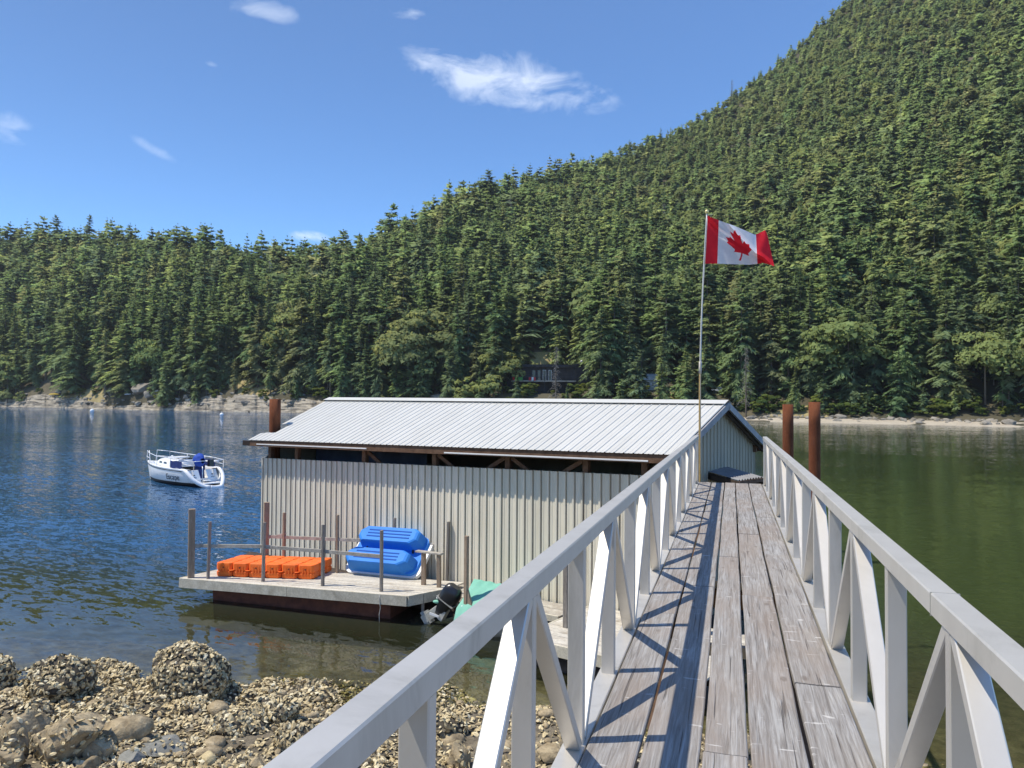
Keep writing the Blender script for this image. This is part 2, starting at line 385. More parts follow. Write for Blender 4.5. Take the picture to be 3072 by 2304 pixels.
def water_mat():
    t = NT('sea_water')
    geo = t.n('ShaderNodeNewGeometry')
    p = geo.outputs['Position']
    sp = t.n('ShaderNodeSeparateXYZ'); t.L(p, sp.inputs[0])
    X, Y = sp.outputs[0], sp.outputs[1]
    lee = t.sstep(X, -4.0, 5.0)                 # the bay behind the boathouse lies in the lee
    near = t.sstep(Y, 12.0, 22.0)
    # wind ripples run across the view; stretched along their crests
    def slope(ang, sx, sy, scale, detail, rough=0.55, dist=0.0):
        m = t.n('ShaderNodeMapping'); m.inputs['Rotation'].default_value = (0, 0, ang)
        t.L(p, m.inputs['Vector'])
        x = t.n('ShaderNodeTexNoise'); t.L(t.vec('MULTIPLY', m.outputs[0], (sx, sy, 1)), x.inputs['Vector'])
        x.inputs['Scale'].default_value = scale; x.inputs['Detail'].default_value = detail
        x.inputs['Roughness'].default_value = rough; x.inputs['Distortion'].default_value = dist
        return t.vec('SUBTRACT', x.outputs['Color'], (0.5, 0.5, 0.5))
    def scl(v, k):
        x = t.n('ShaderNodeVectorMath', operation='SCALE'); t.L(v, x.inputs[0]); t.set(x.inputs['Scale'], k); return x.outputs[0]
    # the surface is tilted directly by wave slopes (small ripples ride on longer wavelets)
    a = slope(rad(12), 0.42, 1.15, 4.2, 3, 0.6, 0.5)
    b = slope(rad(24), 0.7, 1.5, 11.0, 2, 0.55, 0.3)
    c = slope(rad(4), 0.22, 0.9, 0.36, 3, 0.5, 0.3)
    pat = t.noise(t.vec('MULTIPLY', p, (0.022, 0.07, 1)), 1.0, 3, 0.5)      # cat's paws
    amp = t.math('MULTIPLY', t.sstep(pat, 0.30, 0.66, 0.55, 1.25), t.math('SUBTRACT', 1.0, t.math('MULTIPLY', lee, 0.78)))
    amp = t.math('MULTIPLY', amp, t.math('ADD', 0.34, t.math('MULTIPLY', near, 0.66)))
    sl = t.vec('ADD', t.vec('ADD', scl(a, 0.80), scl(b, t.math('MULTIPLY', 0.50, t.math('ADD', 0.25, t.math('MULTIPLY', near, 0.75))))), scl(c, 0.20))
    sl = t.vec('MULTIPLY', scl(sl, amp), (0.55, 1.0, 0.0))
    nrm = t.n('ShaderNodeVectorMath', operation='NORMALIZE'); t.L(t.vec('ADD', sl, (0, 0, 1)), nrm.inputs[0]); nrm = nrm.outputs[0]
    dpt = t.n('ShaderNodeAttribute', attribute_name='depth').outputs['Fac']
    # how much of the bed still shows through the murk
    vis = t.math('POWER', 2.718, t.math('MULTIPLY', dpt, -1.35))
    deep = t.mix(lee, (0.018, 0.072, 0.165), (0.042, 0.058, 0.018))
    deep = t.mix(t.sstep(Y, 14.5, 22.0), (0.040, 0.045, 0.022), deep)
    dif = t.n('ShaderNodeBsdfDiffuse'); t.L(deep, dif.inputs['Color'])
    tr = t.n('ShaderNodeBsdfTransparent'); tr.inputs['Color'].default_value = (0.80, 0.83, 0.66, 1)
    body = t.n('ShaderNodeMixShader'); t.L(vis, body.inputs[0]); t.L(dif.outputs[0], body.inputs[1]); t.L(tr.outputs[0], body.inputs[2])
    gl = t.n('ShaderNodeBsdfGlossy'); gl.inputs['Roughness'].default_value = 0.03; gl.inputs['Color'].default_value = (0.95, 0.97, 1, 1)
    t.L(nrm, gl.inputs['Normal'])
    fr = t.n('ShaderNodeFresnel'); fr.inputs['IOR'].default_value = 1.34; t.L(nrm, fr.inputs['Normal'])
    mx = t.n('ShaderNodeMixShader'); t.L(fr.outputs[0], mx.inputs[0]); t.L(body.outputs[0], mx.inputs[1]); t.L(gl.outputs[0], mx.inputs[2])
    MATS['sea_water'] = t.done(mx)
water_mat()

def flag_mats():
    for nm, c in (('flag_red', (0.74, 0.030, 0.045)), ('flag_white', (0.80, 0.80, 0.82))):
        t = NT(nm)
        v = t.coords((1, 1, 1), random_offset=False)
        n = t.noise(v, 9, 4, 0.6)
        cc = t.mix(0.3, c, t.ramp(n, [(0.3, 0.75), (0.7, 1.05)]), 'MULTIPLY')
        d = t.n('ShaderNodeBsdfDiffuse'); t.L(cc, d.inputs['Color'])
        tr = t.n('ShaderNodeBsdfTranslucent'); t.L(cc, tr.inputs['Color'])
        mx = t.n('ShaderNodeMixShader'); mx.inputs[0].default_value = 0.35
        t.L(d.outputs[0], mx.inputs[1]); t.L(tr.outputs[0], mx.inputs[2])
        MATS[nm] = t.done(mx)
flag_mats()

# ------------------------------------------------------------------ mesh helpers
class MB:
    """collects boxes, bars, tubes and skins; build() links them as ONE mesh object"""
    def __init__(self): self.v = []; self.f = []; self.smooth = []
    def add(self, vs, fs, smooth=False):
        o = len(self.v)
        self.v += [tuple(float(c) for c in p) for p in vs]
        for q in fs: self.f.append(tuple(i + o for i in q)); self.smooth.append(smooth)
        return self
    def box(self, c, s, ax=None):
        c = np.array(c, float); s = np.array(s, float) / 2
        ax = np.eye(3) if ax is None else np.array(ax, float)
        vs = [c + ax[0] * s[0] * i + ax[1] * s[1] * j + ax[2] * s[2] * k for i in (-1, 1) for j in (-1, 1) for k in (-1, 1)]
        return self.add(vs, [(0, 1, 3, 2), (4, 6, 7, 5), (0, 4, 5, 1), (2, 3, 7, 6), (0, 2, 6, 4), (1, 5, 7, 3)])
    def bbox(self, c, s, ax=None, b=0.008):
        """a box with chamfered edges along its longest axis"""
        c = np.array(c, float); s = np.array(s, float)
        ax = np.eye(3) if ax is None else np.array(ax, float)
        k = int(np.argmax(s)); i, j = [q for q in range(3) if q != k]
        hi, hj, hk = s[i] / 2, s[j] / 2, s[k] / 2
        pr = [(hi - b, -hj), (hi, -hj + b), (hi, hj - b), (hi - b, hj), (-hi + b, hj), (-hi, hj - b), (-hi, -hj + b), (-hi + b, -hj)]
        vs = [c + ax[i] * a + ax[j] * d + ax[k] * e for e in (-hk, hk) for a, d in pr]
        fs = [(n, (n + 1) % 8, (n + 1) % 8 + 8, n + 8) for n in range(8)] + [tuple(range(7, -1, -1)), tuple(range(8, 16))]
        return self.add(vs, fs)
    def bar(self, a, b, w, h, up=(0, 0, 1), bev=0.0):
        """rectangular bar from a to b: w across, h along 'up'"""
        a = np.array(a, float); b = np.array(b, float)
        d = b - a; L = np.linalg.norm(d); d /= L
        x = np.cross(d, np.array(up, float)); x /= np.linalg.norm(x)
        z = np.cross(x, d)
        if bev: return self.bbox((a + b) / 2, (w, L, h), (x, d, z), bev) if L >= max(w, h) else self.box((a + b) / 2, (w, L, h), (x, d, z))
        return self.box((a + b) / 2, (w, L, h), (x, d, z))
    def tube(self, pts, r, n=8, cap=True, smooth=True):
        pts = [np.array(p, float) for p in pts]
        rs = [r] * len(pts) if isinstance(r, (int, float)) else list(r)
        vs = []; 
        ref = np.array([0.0, 0.0, 1.0])
        for i, p in enumerate(pts):
            d = (pts[min(i + 1, len(pts) - 1)] - pts[max(i - 1, 0)])
            d = d / (np.linalg.norm(d) + 1e-12)
            rr = ref if abs(d[2]) < 0.95 else np.array([1.0, 0, 0])
            x = np.cross(rr, d); x /= np.linalg.norm(x); y = np.cross(d, x)
            vs += [p + (x * math.cos(2 * math.pi * k / n) + y * math.sin(2 * math.pi * k / n)) * rs[i] for k in range(n)]
        fs = []
        for i in range(len(pts) - 1):
            for k in range(n):
                fs.append((i * n + k, i * n + (k + 1) % n, (i + 1) * n + (k + 1) % n, (i + 1) * n + k))
        self.add(vs, fs, smooth)
        if cap:
            m = len(self.v) - len(vs)
            self.f.append(tuple(m + k for k in range(n - 1, -1, -1))); self.smooth.append(False)
            self.f.append(tuple(m + (len(pts) - 1) * n + k for k in range(n))); self.smooth.append(False)
        return self
    def grid(self, P, smooth=True, closed_u=False):
        """P[i][j] grid of points"""
        P = np.array(P, float); nu, nv = P.shape[:2]
        fs = []
        for i in range(nu if closed_u else nu - 1):
            for j in range(nv - 1):
                i2 = (i + 1) % nu
                fs.append((i * nv + j, i2 * nv + j, i2 * nv + j + 1, i * nv + j + 1))
        return self.add(P.reshape(-1, 3), fs, smooth)
    def prism(self, poly, z0, z1, fn=None):
        """vertical prism over a ground polygon [(x,y)...]"""
        n = len(poly)
        vs = [(x, y, z0) for x, y in poly] + [(x, y, z1) for x, y in poly]
        if fn: vs = [fn(*p) for p in vs]
        return self.add(vs, [tuple(range(n - 1, -1, -1)), tuple(range(n, 2 * n))] + [(i, (i + 1) % n, (i + 1) % n + n, i + n) for i in range(n)])
    def ball(self, c, r, nu=12, nv=8, sc=(1, 1, 1)):
        P = [[np.array(c) + np.array([r * sc[0] * math.sin(math.pi * j / nv) * math.cos(2 * math.pi * i / nu), r * sc[1] * math.sin(math.pi * j / nv) * math.sin(2 * math.pi * i / nu), r * sc[2] * math.cos(math.pi * j / nv)]) for j in range(nv + 1)] for i in range(nu)]
        return self.grid(P, True, True)
    def mesh(self, name):
        me = bpy.data.meshes.new(name)
        me.from_pydata(self.v, [], self.f)
        me.polygons.foreach_set('use_smooth', self.smooth)
        me.update()
        return me
    def build(self, name, mat, parent=None, loc=None, kind=None):
        """recentre on its own middle (or loc) and link"""
        v = np.array(self.v)
        c = (v.min(0) + v.max(0)) / 2 if loc is None else np.array(loc, float)
        self.v = [tuple(p) for p in v - c]
        return link(name, self.mesh(name), mat, parent, c, kind)

def link(name, me, mat, parent=None, loc=(0, 0, 0), kind=None):
    """loc is in the parent's own frame"""
    o = bpy.data.objects.new(name, me)
    COL.objects.link(o)
    if me is not None and mat is not None and len(me.materials) == 0:
        for m in (mat if isinstance(mat, (list, tuple)) else [mat]): me.materials.append(MATS[m])
    o.location = Vector([float(q) for q in loc])
    if parent is not None:
        o.parent = parent
        if parent.get('_abs'):          # parent is an Empty given in world space: keep world coordinates
            o.location = Vector([float(q) for q in loc]) - parent.location
        elif parent.parent is not None and parent.parent.get('_abs'):
            o.location = Vector([float(q) for q in loc]) - parent.location - parent.parent.location
        elif parent.type == 'MESH':     # a sub-part (or a part of a one-mesh thing): same frame as its parent's location
            o.location = Vector([float(q) for q in loc]) - parent.location
    if kind: o['kind'] = kind
    return o
def tag(o, label, cat, group=None):
    o['label'] = label; o['category'] = cat
    if group: o['group'] = group
    return o
def thing(name, loc, label, cat, group=None, absolute=True, rz=0.0):
    o = bpy.data.objects.new(name, None)
    COL.objects.link(o)
    o.empty_display_size = 0.2
    o.location = Vector([float(q) for q in loc])
    o.rotation_euler = (0, 0, rz)
    if absolute: o['_abs'] = 1
    return tag(o, label, cat, group)
def raw_mesh(name, V, Fa, mats, parent=None, loc=(0, 0, 0), smooth=False, tint=None, matidx=None, kind=None, cn=None):
    """big triangle / quad meshes from numpy arrays"""
    me = bpy.data.meshes.new(name)
    V = np.asarray(V, np.float32); Fa = np.asarray(Fa, np.int32)
    k = Fa.shape[1]
    me.vertices.add(len(V)); me.vertices.foreach_set('co', V.ravel())
    me.loops.add(Fa.size); me.loops.foreach_set('vertex_index', Fa.ravel())
    me.polygons.add(len(Fa)); me.polygons.foreach_set('loop_start', np.arange(0, Fa.size, k, dtype=np.int32))
    me.polygons.foreach_set('loop_total', np.full(len(Fa), k, np.int32))
    me.polygons.foreach_set('use_smooth', np.full(len(Fa), smooth))
    for m in mats: me.materials.append(MATS[m])
    if matidx is not None: me.polygons.foreach_set('material_index', np.asarray(matidx, np.int32))
    if tint is not None:
        a = me.attributes.new('tint', 'FLOAT', 'POINT'); a.data.foreach_set('value', np.asarray(tint, np.float32))
    if cn is not None:
        a = me.attributes.new('cn', 'FLOAT_VECTOR', 'POINT'); a.data.foreach_set('vector', np.asarray(cn, np.float32).ravel())
    me.update()
    return link(name, me, None, parent, loc, kind)
def fbm(x, y, oct=4, seed=0, sc=1.0):
    """cheap smooth value built from rotated sines"""
    r = np.random.default_rng(seed + 100)
    s = 0; a = 1.0; tot = 0
    for o in range(oct):
        for k in range(3):
            th = r.uniform(0, 6.28); ph = r.uniform(0, 6.28); f = sc * 2 ** o * r.uniform(0.7, 1.3)
            s = s + a * np.sin(f * (x * math.cos(th) + y * math.sin(th)) + ph); tot += a
        a *= 0.55
    return s / tot * 1.8

# ------------------------------------------------------------------ far shore: terrain
U_T = [-1200, -400, 0, 470, 940, 1600, 2240, 2700, 3072, 3700, 4300]
D0_T = [480, 400, 357, 300, 260, 222, 194, 176, 161, 146, 136]
SK_U = [-1200, -400, 0, 300, 600, 900, 1050, 1200, 1330, 1460, 1700, 2000, 2150, 2260, 2440, 2600, 3072, 3700, 4300]
SK_Y = [600, 650, 690, 665, 695, 715, 690, 640, 585, 545, 475, 365, 275, 190, 30, -110, -420, -600, -650]
TT_U = [-1200, 0, 900, 1300, 1700, 2200, 2600, 3072, 4300]
TT_T = [200, 170, 150, 190, 290, 400, 440, 450, 450]
def hor_y(u): return 1200 + 0.00698 * (u - 1536)
def ground(u, t, rough=True):
    """height of the far shore at photo column u, t metres inland of the waterline"""
    u = np.asarray(u, float); t = np.asarray(t, float)
    d0 = np.interp(u, U_T, D0_T); T = np.interp(u, TT_U, TT_T); sy = np.interp(u, SK_U, SK_Y)
    ztop = H_EYE + (hor_y(u) - sy) / F_PX * (d0 + T) - np.interp(T, [150, 450], [25, 9])
    beach = np.clip((u - 1900) / 300, 0, 1)
    bank = (1 - beach) * 5.2 * (1 - np.exp(-np.clip(t - 4.5, 0, None) / 5.0)) + beach * np.clip(t * 0.085, 0, 1.2)
    s = np.clip((t - 3 - 7 * beach) / T, 0, 2)
    g = np.where(s < 1, s ** 1.12, 1 - (s - 1) * 0.35)
    z = bank + (ztop - 3.4) * g
    z = np.where(t < 0, t * 0.12, z)
    if rough:
        d = d0 + t; x = (u - 1536) / F_PX * d
        z = z + np.clip(s * 6, 0, 1) * (2.6 * fbm(x, d, 3, 5, 0.045) + 1.0 * fbm(x, d, 2, 9, 0.16))
    # levelled building plots
    for (u0, u1, t1, zz) in ((1495, 1795, 34, 7.2), (1870, 2010, 27, 8.4)):
        w = np.clip((u - u0) / 40, 0, 1) * np.clip((u1 - u) / 40, 0, 1) * np.clip((t1 + 7 - t) / 7, 0, 1)
        z = z * (1 - w) + np.minimum(z, zz) * w
    return z
def far_pt(u, t, z=None):
    u = np.asarray(u, float); t = np.asarray(t, float)
    d = np.interp(u, U_T, D0_T) + t
    x = (u - 1536) / F_PX * d
    zz = ground(u, t) if z is None else z + 0 * x
    return np.stack([R0[0] * x + F0[0] * d, R0[1] * x + F0[1] * d, zz], -1)

us = np.linspace(-900, 4100, 190)
ts = np.concatenate([np.linspace(-60, -2, 5), np.linspace(0, 60, 40), np.linspace(64, 560, 90)])
UU, TS = np.meshgrid(us, ts, indexing='ij')
P = far_pt(UU, TS)
nu, nv = UU.shape
idx = np.arange(nu * nv).reshape(nu, nv)
Fq = np.stack([idx[:-1, :-1], idx[1:, :-1], idx[1:, 1:], idx[:-1, 1:]], -1).reshape(-1, 4)
# dry grass clearings are a different ground cover, not a tint
def in_clear(u, t):
    c = ((u > 715) & (u < 830) & (t > 3) & (t < 26)) | ((u > 1580) & (u < 1670) & (t > 35) & (t < 42)) | ((u > 180) & (u < 310) & (t > 4) & (t < 16))
    c |= ((u > 2000) & (u < 2120) & (t > 9) & (t < 20)) | ((u > 640) & (u < 960) & (t > 2) & (t < 7)) | ((u > 2290) & (u < 2480) & (t > 11) & (t < 17))
    return c
fu = UU[:-1, :-1].ravel() + 13; ft = TS[:-1, :-1].ravel() + 1
mi = np.where(in_clear(fu, ft), 1, 0)
hill = raw_mesh('hillside', P.reshape(-1, 3), Fq, ['hill_soil', 'dry_grass'], smooth=True, matidx=mi, kind='structure')

# bedrock ledges along the left of the far shore: bedded sandstone stepping up from the water
def rocky_shore():
    us = np.linspace(-500, 1500, 820)
    nr = 26
    rows = []
    for j in range(nr):
        w = j / (nr - 1)
        t = -1.0 + 9.5 * w
        rows.append((w, t))
    V = []
    for (w, t) in rows:
        lev = 5.0 + 1.5 * fbm(us, 0 * us, 3, 21, 0.012) + np.where(us > 600, 1.0, 0) * np.clip((us - 600) / 100, 0, 1)
        st = w * 5 + 0.55 * fbm(us, 0 * us + 3, 4, 31, 0.045) + 0.25 * fbm(us, 0 * us + w * 9, 3, 35, 0.25)
        q = np.floor(st) + np.clip((st - np.floor(st) - 0.55) / 0.45, 0, 1) ** 0.7
        z = -0.5 + lev * np.clip(q / 5, 0, 1.25) + 0.16 * fbm(us, 0 * us + w * 30, 3, 41, 0.22)
        tt = t + 0.9 * fbm(us, 0 * us + w * 14, 3, 51, 0.10) + 0.35 * fbm(us, 0 * us, 2, 55, 0.3)
        V.append(far_pt(us, tt, z))
    V = np.stack(V, 0)
    n, m = V.shape[:2]
    idx = np.arange(n * m).reshape(n, m)
    Fq = np.stack([idx[:-1, :-1], idx[:-1, 1:], idx[1:, 1:], idx[1:, :-1]], -1).reshape(-1, 4)
    raw_mesh('rocky_shore', V.reshape(-1, 3), Fq, ['shore_rock'], kind='structure')
rocky_shore()
def sandy_shore():
    us = np.linspace(1950, 3600, 300); ts = np.linspace(-2.5, 11, 16)
    U2, T2 = np.meshgrid(us, ts, indexing='ij')
    z = np.where(T2 < 0, T2 * 0.12, np.clip(T2 * 0.085, 0, 1.3)) + 0.05 + 0.04 * fbm(U2, T2 * 20, 3, 61, 0.05)
    V = far_pt(U2, T2 + 0.8 * fbm(U2, 0 * U2, 3, 63, 0.02), z)
    n, m = U2.shape; idx = np.arange(n * m).reshape(n, m)
    Fq = np.stack([idx[:-1, :-1], idx[1:, :-1], idx[1:, 1:], idx[:-1, 1:]], -1).reshape(-1, 4)
    raw_mesh('sand_beach', V.reshape(-1, 3), Fq, ['pale_sand'], smooth=True, kind='structure')
sandy_shore()

# ------------------------------------------------------------------ near beach, sea bed, water
WX = [-40, -20, -12, -9.7, -3.1, 0.9, 5.3, 9, 20, 40]
WY = [19, 16.2, 14.7, 14.2, 12.95, 12.2, 10.5, 9.3, 6.5, 3]
def bed(xc, yc, rough=True):
    """height of the near shore / bed; xc right of and yc ahead of the eye"""
    xc = np.asarray(xc, float); yc = np.asarray(yc, float)
    yw = np.interp(xc, WX, WY) + (0.25 * fbm(xc, 0 * xc, 3, 71, 0.9) if rough else 0)
    d = yw - yc
    z = np.where(d > 0, d * 0.10 + np.clip(d - 7, 0, None) * 0.12, np.maximum(d * 0.12, -7))
    if rough:
        z = z + np.where(d > -0.5, 0.085, 0.03) * fbm(xc, yc, 4, 73, 2.6) + 0.03 * fbm(xc, yc, 2, 75, 9.0)
    return z
def beach():
    xs = np.arange(-16, 11.01, 0.11); ys = np.arange(-3, 17.01, 0.11)
    Xg, Yg = np.meshgrid(xs, ys, indexing='ij')
    Z = bed(Xg, Yg)
    V = R0[None, None] * Xg[..., None] + F0[None, None] * Yg[..., None] + ZU * Z[..., None]
    n, m = Xg.shape; idx = np.arange(n * m).reshape(n, m)
    Fq = np.stack([idx[:-1, :-1], idx[1:, :-1], idx[1:, 1:], idx[:-1, 1:]], -1).reshape(-1, 4)
    raw_mesh('beach', V.reshape(-1, 3), Fq, ['beach_ground'], smooth=True, kind='structure')
    xs = np.concatenate([np.linspace(-260, -18, 30), np.linspace(-16, 11, 90), np.linspace(13, 160, 24)])
    ys = np.concatenate([np.linspace(-30, 8, 10), np.linspace(9, 40, 60), np.linspace(44, 420, 24)])
    Xg, Yg = np.meshgrid(xs, ys, indexing='ij')
    Z = bed(Xg, Yg, False) - 0.12
    Z = np.where(Yg > 60, -7, Z)
    V = R0[None, None] * Xg[..., None] + F0[None, None] * Yg[..., None] + ZU * Z[..., None]
    n, m = Xg.shape; idx = np.arange(n * m).reshape(n, m)
    Fq = np.stack([idx[:-1, :-1], idx[1:, :-1], idx[1:, 1:], idx[:-1, 1:]], -1).reshape(-1, 4)
    raw_mesh('sea_bed', V.reshape(-1, 3), Fq, ['sea_bed'], smooth=True, kind='structure')
beach()
def water():
    xs = np.concatenate([np.linspace(-420, -20, 20), np.linspace(-18, 12, 80), np.linspace(14, 330, 20)])
    ys = np.concatenate([np.linspace(-40, 5, 8), np.linspace(6, 30, 70), np.linspace(32, 470, 30)])
    Xg, Yg = np.meshgrid(xs, ys, indexing='ij')
    V = R0[None, None] * Xg[..., None] + F0[None, None] * Yg[..., None]
    n, m = Xg.shape; idx = np.arange(n * m).reshape(n, m)
    Fq = np.stack([idx[:-1, :-1], idx[1:, :-1], idx[1:, 1:], idx[:-1, 1:]], -1).reshape(-1, 4)
    o = raw_mesh('sea', V.reshape(-1, 3), Fq, ['sea_water'], kind='structure')
    a = o.data.attributes.new('depth', 'FLOAT', 'POINT')
    dp = np.clip(-bed(Xg, Yg, False), 0.0, 20)
    a.data.foreach_set('value', dp.ravel().astype(np.float32))
water()

# ------------------------------------------------------------------ trees
def crown_normals(V, T, wf=0.5, zc=None):
    """foliage is lit as soft clumps: face normals blended with the direction out of the crown"""
    A, Bq, C = V[T[:, 0]], V[T[:, 1]], V[T[:, 2]]
    n = np.cross(Bq - A, C - A); n /= np.linalg.norm(n, axis=1)[:, None] + 1e-12
    c = (A + Bq + C) / 3
    o = c.copy(); 
    if zc is None: o[:, 2] = 0
    else: o[:, 2] = c[:, 2] - zc
    o /= np.linalg.norm(o, axis=1)[:, None] + 1e-9
    o = o * 0.85 + np.array([0, 0, 0.55])
    sg = np.sign(np.sum(n * o, 1)); n = n * np.where(sg == 0, 1, sg)[:, None]
    q = o * (1 - wf) + n * wf
    q /= np.linalg.norm(q, axis=1)[:, None] + 1e-9
    return np.repeat(q, 3, axis=0)
def conifer(seed, nlev, nb, ncl, dup, R=0.2, bare=0.08, thin=0.0, fat=1.0, taper=0.8):
    """unit-height conifer crown: whorls of drooping boughs, each a flat feather of needle sprays; returns verts, tris"""
    r = np.random.default_rng(seed)
    lev = np.arange(nlev)
    fr = (lev / (nlev - 1)) ** 0.95
    z = bare + (0.985 - bare) * fr
    env = R * ((1 - fr) ** taper * 0.97 + 0.03) * np.clip(0.62 + fr * 2.6, 0, 1)
    env = env * (1 + 0.20 * np.sin(fr * 15 + r.uniform(0, 6)) * r.uniform(0.3, 1)) * r.uniform(0.70, 1.18, nlev)
    az = (r.uniform(0, 6.28, (nlev, nb)) * 0.5 + np.arange(nb)[None] * 6.283 / nb + lev[:, None] * 2.4)
    lop = 1 + 0.28 * np.cos(az - r.uniform(0, 6.28)) * r.uniform(0, 1)          # heavier on one side
    keep = r.uniform(0, 1, (nlev, nb)) > thin
    Lb = env[:, None] * r.uniform(0.50, 1.22, (nlev, nb)) * lop
    pit = np.interp(fr, [0, 0.5, 0.85, 1], [-0.36, -0.12, 0.30, 0.9])[:, None] + r.normal(0, 0.15, (nlev, nb))
    d = np.stack([np.cos(az) * np.cos(pit), np.sin(az) * np.cos(pit), np.sin(pit)], -1)
    s = np.stack([-np.sin(az), np.cos(az), 0 * az], -1)
    base = np.stack([0 * az, 0 * az, z[:, None] + r.normal(0, 0.007, (nlev, nb))], -1)
    sh = (nlev, nb, ncl, 2, dup)
    t = (np.arange(ncl) + 0.7)[None, None, :, None, None] / ncl * np.ones(sh) + r.uniform(-0.4, 0.4, sh) / ncl
    t = np.clip(t, 0.08, 1.0)
    sgn = np.array([-1.0, 1.0])[None, None, None, :, None] * np.ones(sh)
    Le = Lb[:, :, None, None, None] * np.ones(sh)
    dd = d[:, :, None, None, None, :]; ss = s[:, :, None, None, None, :]
    c = base[:, :, None, None, None, :] + dd * (Le * t)[..., None]
    c[..., 2] += Le * (0.10 * t - 0.26 * t ** 2) + r.normal(0, 0.03, sh) * Le
    an = r.uniform(0.35, 1.15, sh) * sgn
    ln = (Le * (0.36 * (1.1 - t) + 0.13) + 0.006) * r.uniform(0.65, 1.25, sh) * (0.6 + 0.4 * fat)
    w = (ln * 0.30 + 0.0032) * r.uniform(0.7, 1.3, sh) * fat
    fd = dd * np.cos(an)[..., None] + ss * np.sin(an)[..., None]
    sd = ss * np.cos(an)[..., None] - dd * np.sin(an)[..., None]
    roll = r.normal(0, 0.5, sh)
    sd = sd * np.cos(roll)[..., None] + np.array([0, 0, 1.0]) * np.sin(roll)[..., None]
    tip = c + fd * ln[..., None]; tip[..., 2] -= ln * r.uniform(0.0, 0.55, sh)
    a = c + sd * (w / 2)[..., None]; b = c - sd * (w / 2)[..., None]
    ok = np.broadcast_to(keep[:, :, None, None, None], sh).ravel()
    V = np.stack([a, b, tip], -2).reshape(-1, 3, 3)[ok]
    n = len(V)
    return V.reshape(-1, 3), np.arange(3 * n).reshape(-1, 3)
def broad(seed, nblob, nleaf, spread=0.30, low=0.30, leaf=0.045):
    """unit-height round-crowned tree: leaf clumps over a handful of boughs"""
    r = np.random.default_rng(seed)
    V = []
    for k in range(nblob):
        a = r.uniform(0, 6.28); q = math.sqrt(r.uniform(0, 1)) * spread
        cz = r.uniform(low + 0.12, 0.86) - 0.25 * (q / spread) ** 2 * 0.5
        c = np.array([math.cos(a) * q, math.sin(a) * q, cz])
        br = r.uniform(0.10, 0.19)
        u = r.normal(0, 1, (nleaf, 3)); u /= np.linalg.norm(u, axis=1)[:, None]
        u[:, 2] = np.where(u[:, 2] < -0.3, -u[:, 2], u[:, 2])
        p = c + u * np.array([1.15, 1.15, 0.75]) * br * r.uniform(0.72, 1.06, nleaf)[:, None]
        e1 = np.cross(u, r.normal(0, 1, (nleaf, 3))); e1 /= np.linalg.norm(e1, axis=1)[:, None] + 1e-9
        e2 = np.cross(u, e1) + u * r.normal(0, 0.5, (nleaf, 1))
        sz = leaf * r.uniform(0.6, 1.4, (nleaf, 1))
        V.append(np.stack([p + e1 * sz, p - e1 * sz * 0.6 + e2 * sz * 0.7, p - e1 * sz * 0.4 - e2 * sz * 0.9], 1))
    V = np.concatenate(V)
    return V.reshape(-1, 3), np.arange(len(V) * 3).reshape(-1, 3)
def stem(n=6, r0=0.012, r1=0.002, top=0.96, bend=0.0, seed=0):
    r = np.random.default_rng(seed)
    zs = np.linspace(-0.03, top, 7)
    V = []; 
    for i, z in enumerate(zs):
        q = i / 6; rr = r0 * (1 - q) + r1 * q
        cx = bend * math.sin(q * 3.0) ; 
        V += [(cx + rr * math.cos(6.283 * k / n), rr * math.sin(6.283 * k / n), z) for k in range(n)]
    Fq = [(i * n + k, i * n + (k + 1) % n, (i + 1) * n + (k + 1) % n, (i + 1) * n + k) for i in range(6) for k in range(n)]
    T = [t for a, b, c, d in Fq for t in ((a, b, c), (a, c, d))]
    return np.array(V), np.array(T)
def snag(seed):
    """dead conifer: bare stem with drooping broken boughs"""
    m = MB(); r = np.random.default_rng(seed)
    for k in range(64):
        z = 0.18 + 0.78 * k / 64; a = r.uniform(0, 6.28); L = 0.11 * (1 - 0.8 * k / 64) * r.uniform(0.5, 1.2) + 0.008
        d = np.array([math.cos(a), math.sin(a), 0])
        p0 = np.array([0, 0, z]); p1 = p0 + d * L * 0.6 + ZU * 0.1 * L; p2 = p0 + d * L - ZU * 0.35 * L
        m.tube([p0, p1, p2], [0.0022, 0.0016, 0.0006], 3, False)
        for q in range(3):
            s = p0 + (p2 - p0) * r.uniform(0.4, 1); e = s + np.array([r.normal(0, .02), r.normal(0, .02), -r.uniform(.005, .03)])
            m.tube([s, e], [0.0012, 0.0004], 3, False)
    return m
def src(name, V, T, mats, zc=None): return raw_mesh(name, V, T, mats, cn=crown_normals(V, T, 0.5, zc))
CROWN = [src('crown_source', *conifer(k, *a), ['fir_needles']) for k, a in enumerate([
    (26, 7, 7, 2, 0.19, 0.03, 0.04, 1.0, 0.8), (22, 7, 8, 2, 0.23, 0.10, 0.12, 1.0, 0.55), (30, 6, 7, 2, 0.155, 0.03, 0.05, 1.0, 0.75), (20, 7, 8, 2, 0.23, 0.18, 0.20, 1.0, 0.5),
    (26, 7, 7, 2, 0.21, 0.06, 0.08, 1.0, 0.65), (18, 7, 8, 2, 0.21, 0.30, 0.20, 1.0, 0.45), (28, 7, 7, 2, 0.23, 0.02, 0.04, 1.0, 0.85), (22, 7, 7, 2, 0.18, 0.14, 0.22, 1.0, 0.6),
    (20, 7, 8, 2, 0.25, 0.05, 0.10, 1.0, 0.5), (24, 6, 8, 2, 0.17, 0.22, 0.28, 1.0, 0.5)])]
BCROWN = [src('crown_source', *broad(50 + k, 22, 170, leaf=0.024), ['broadleaf'], 0.5) for k in range(3)]
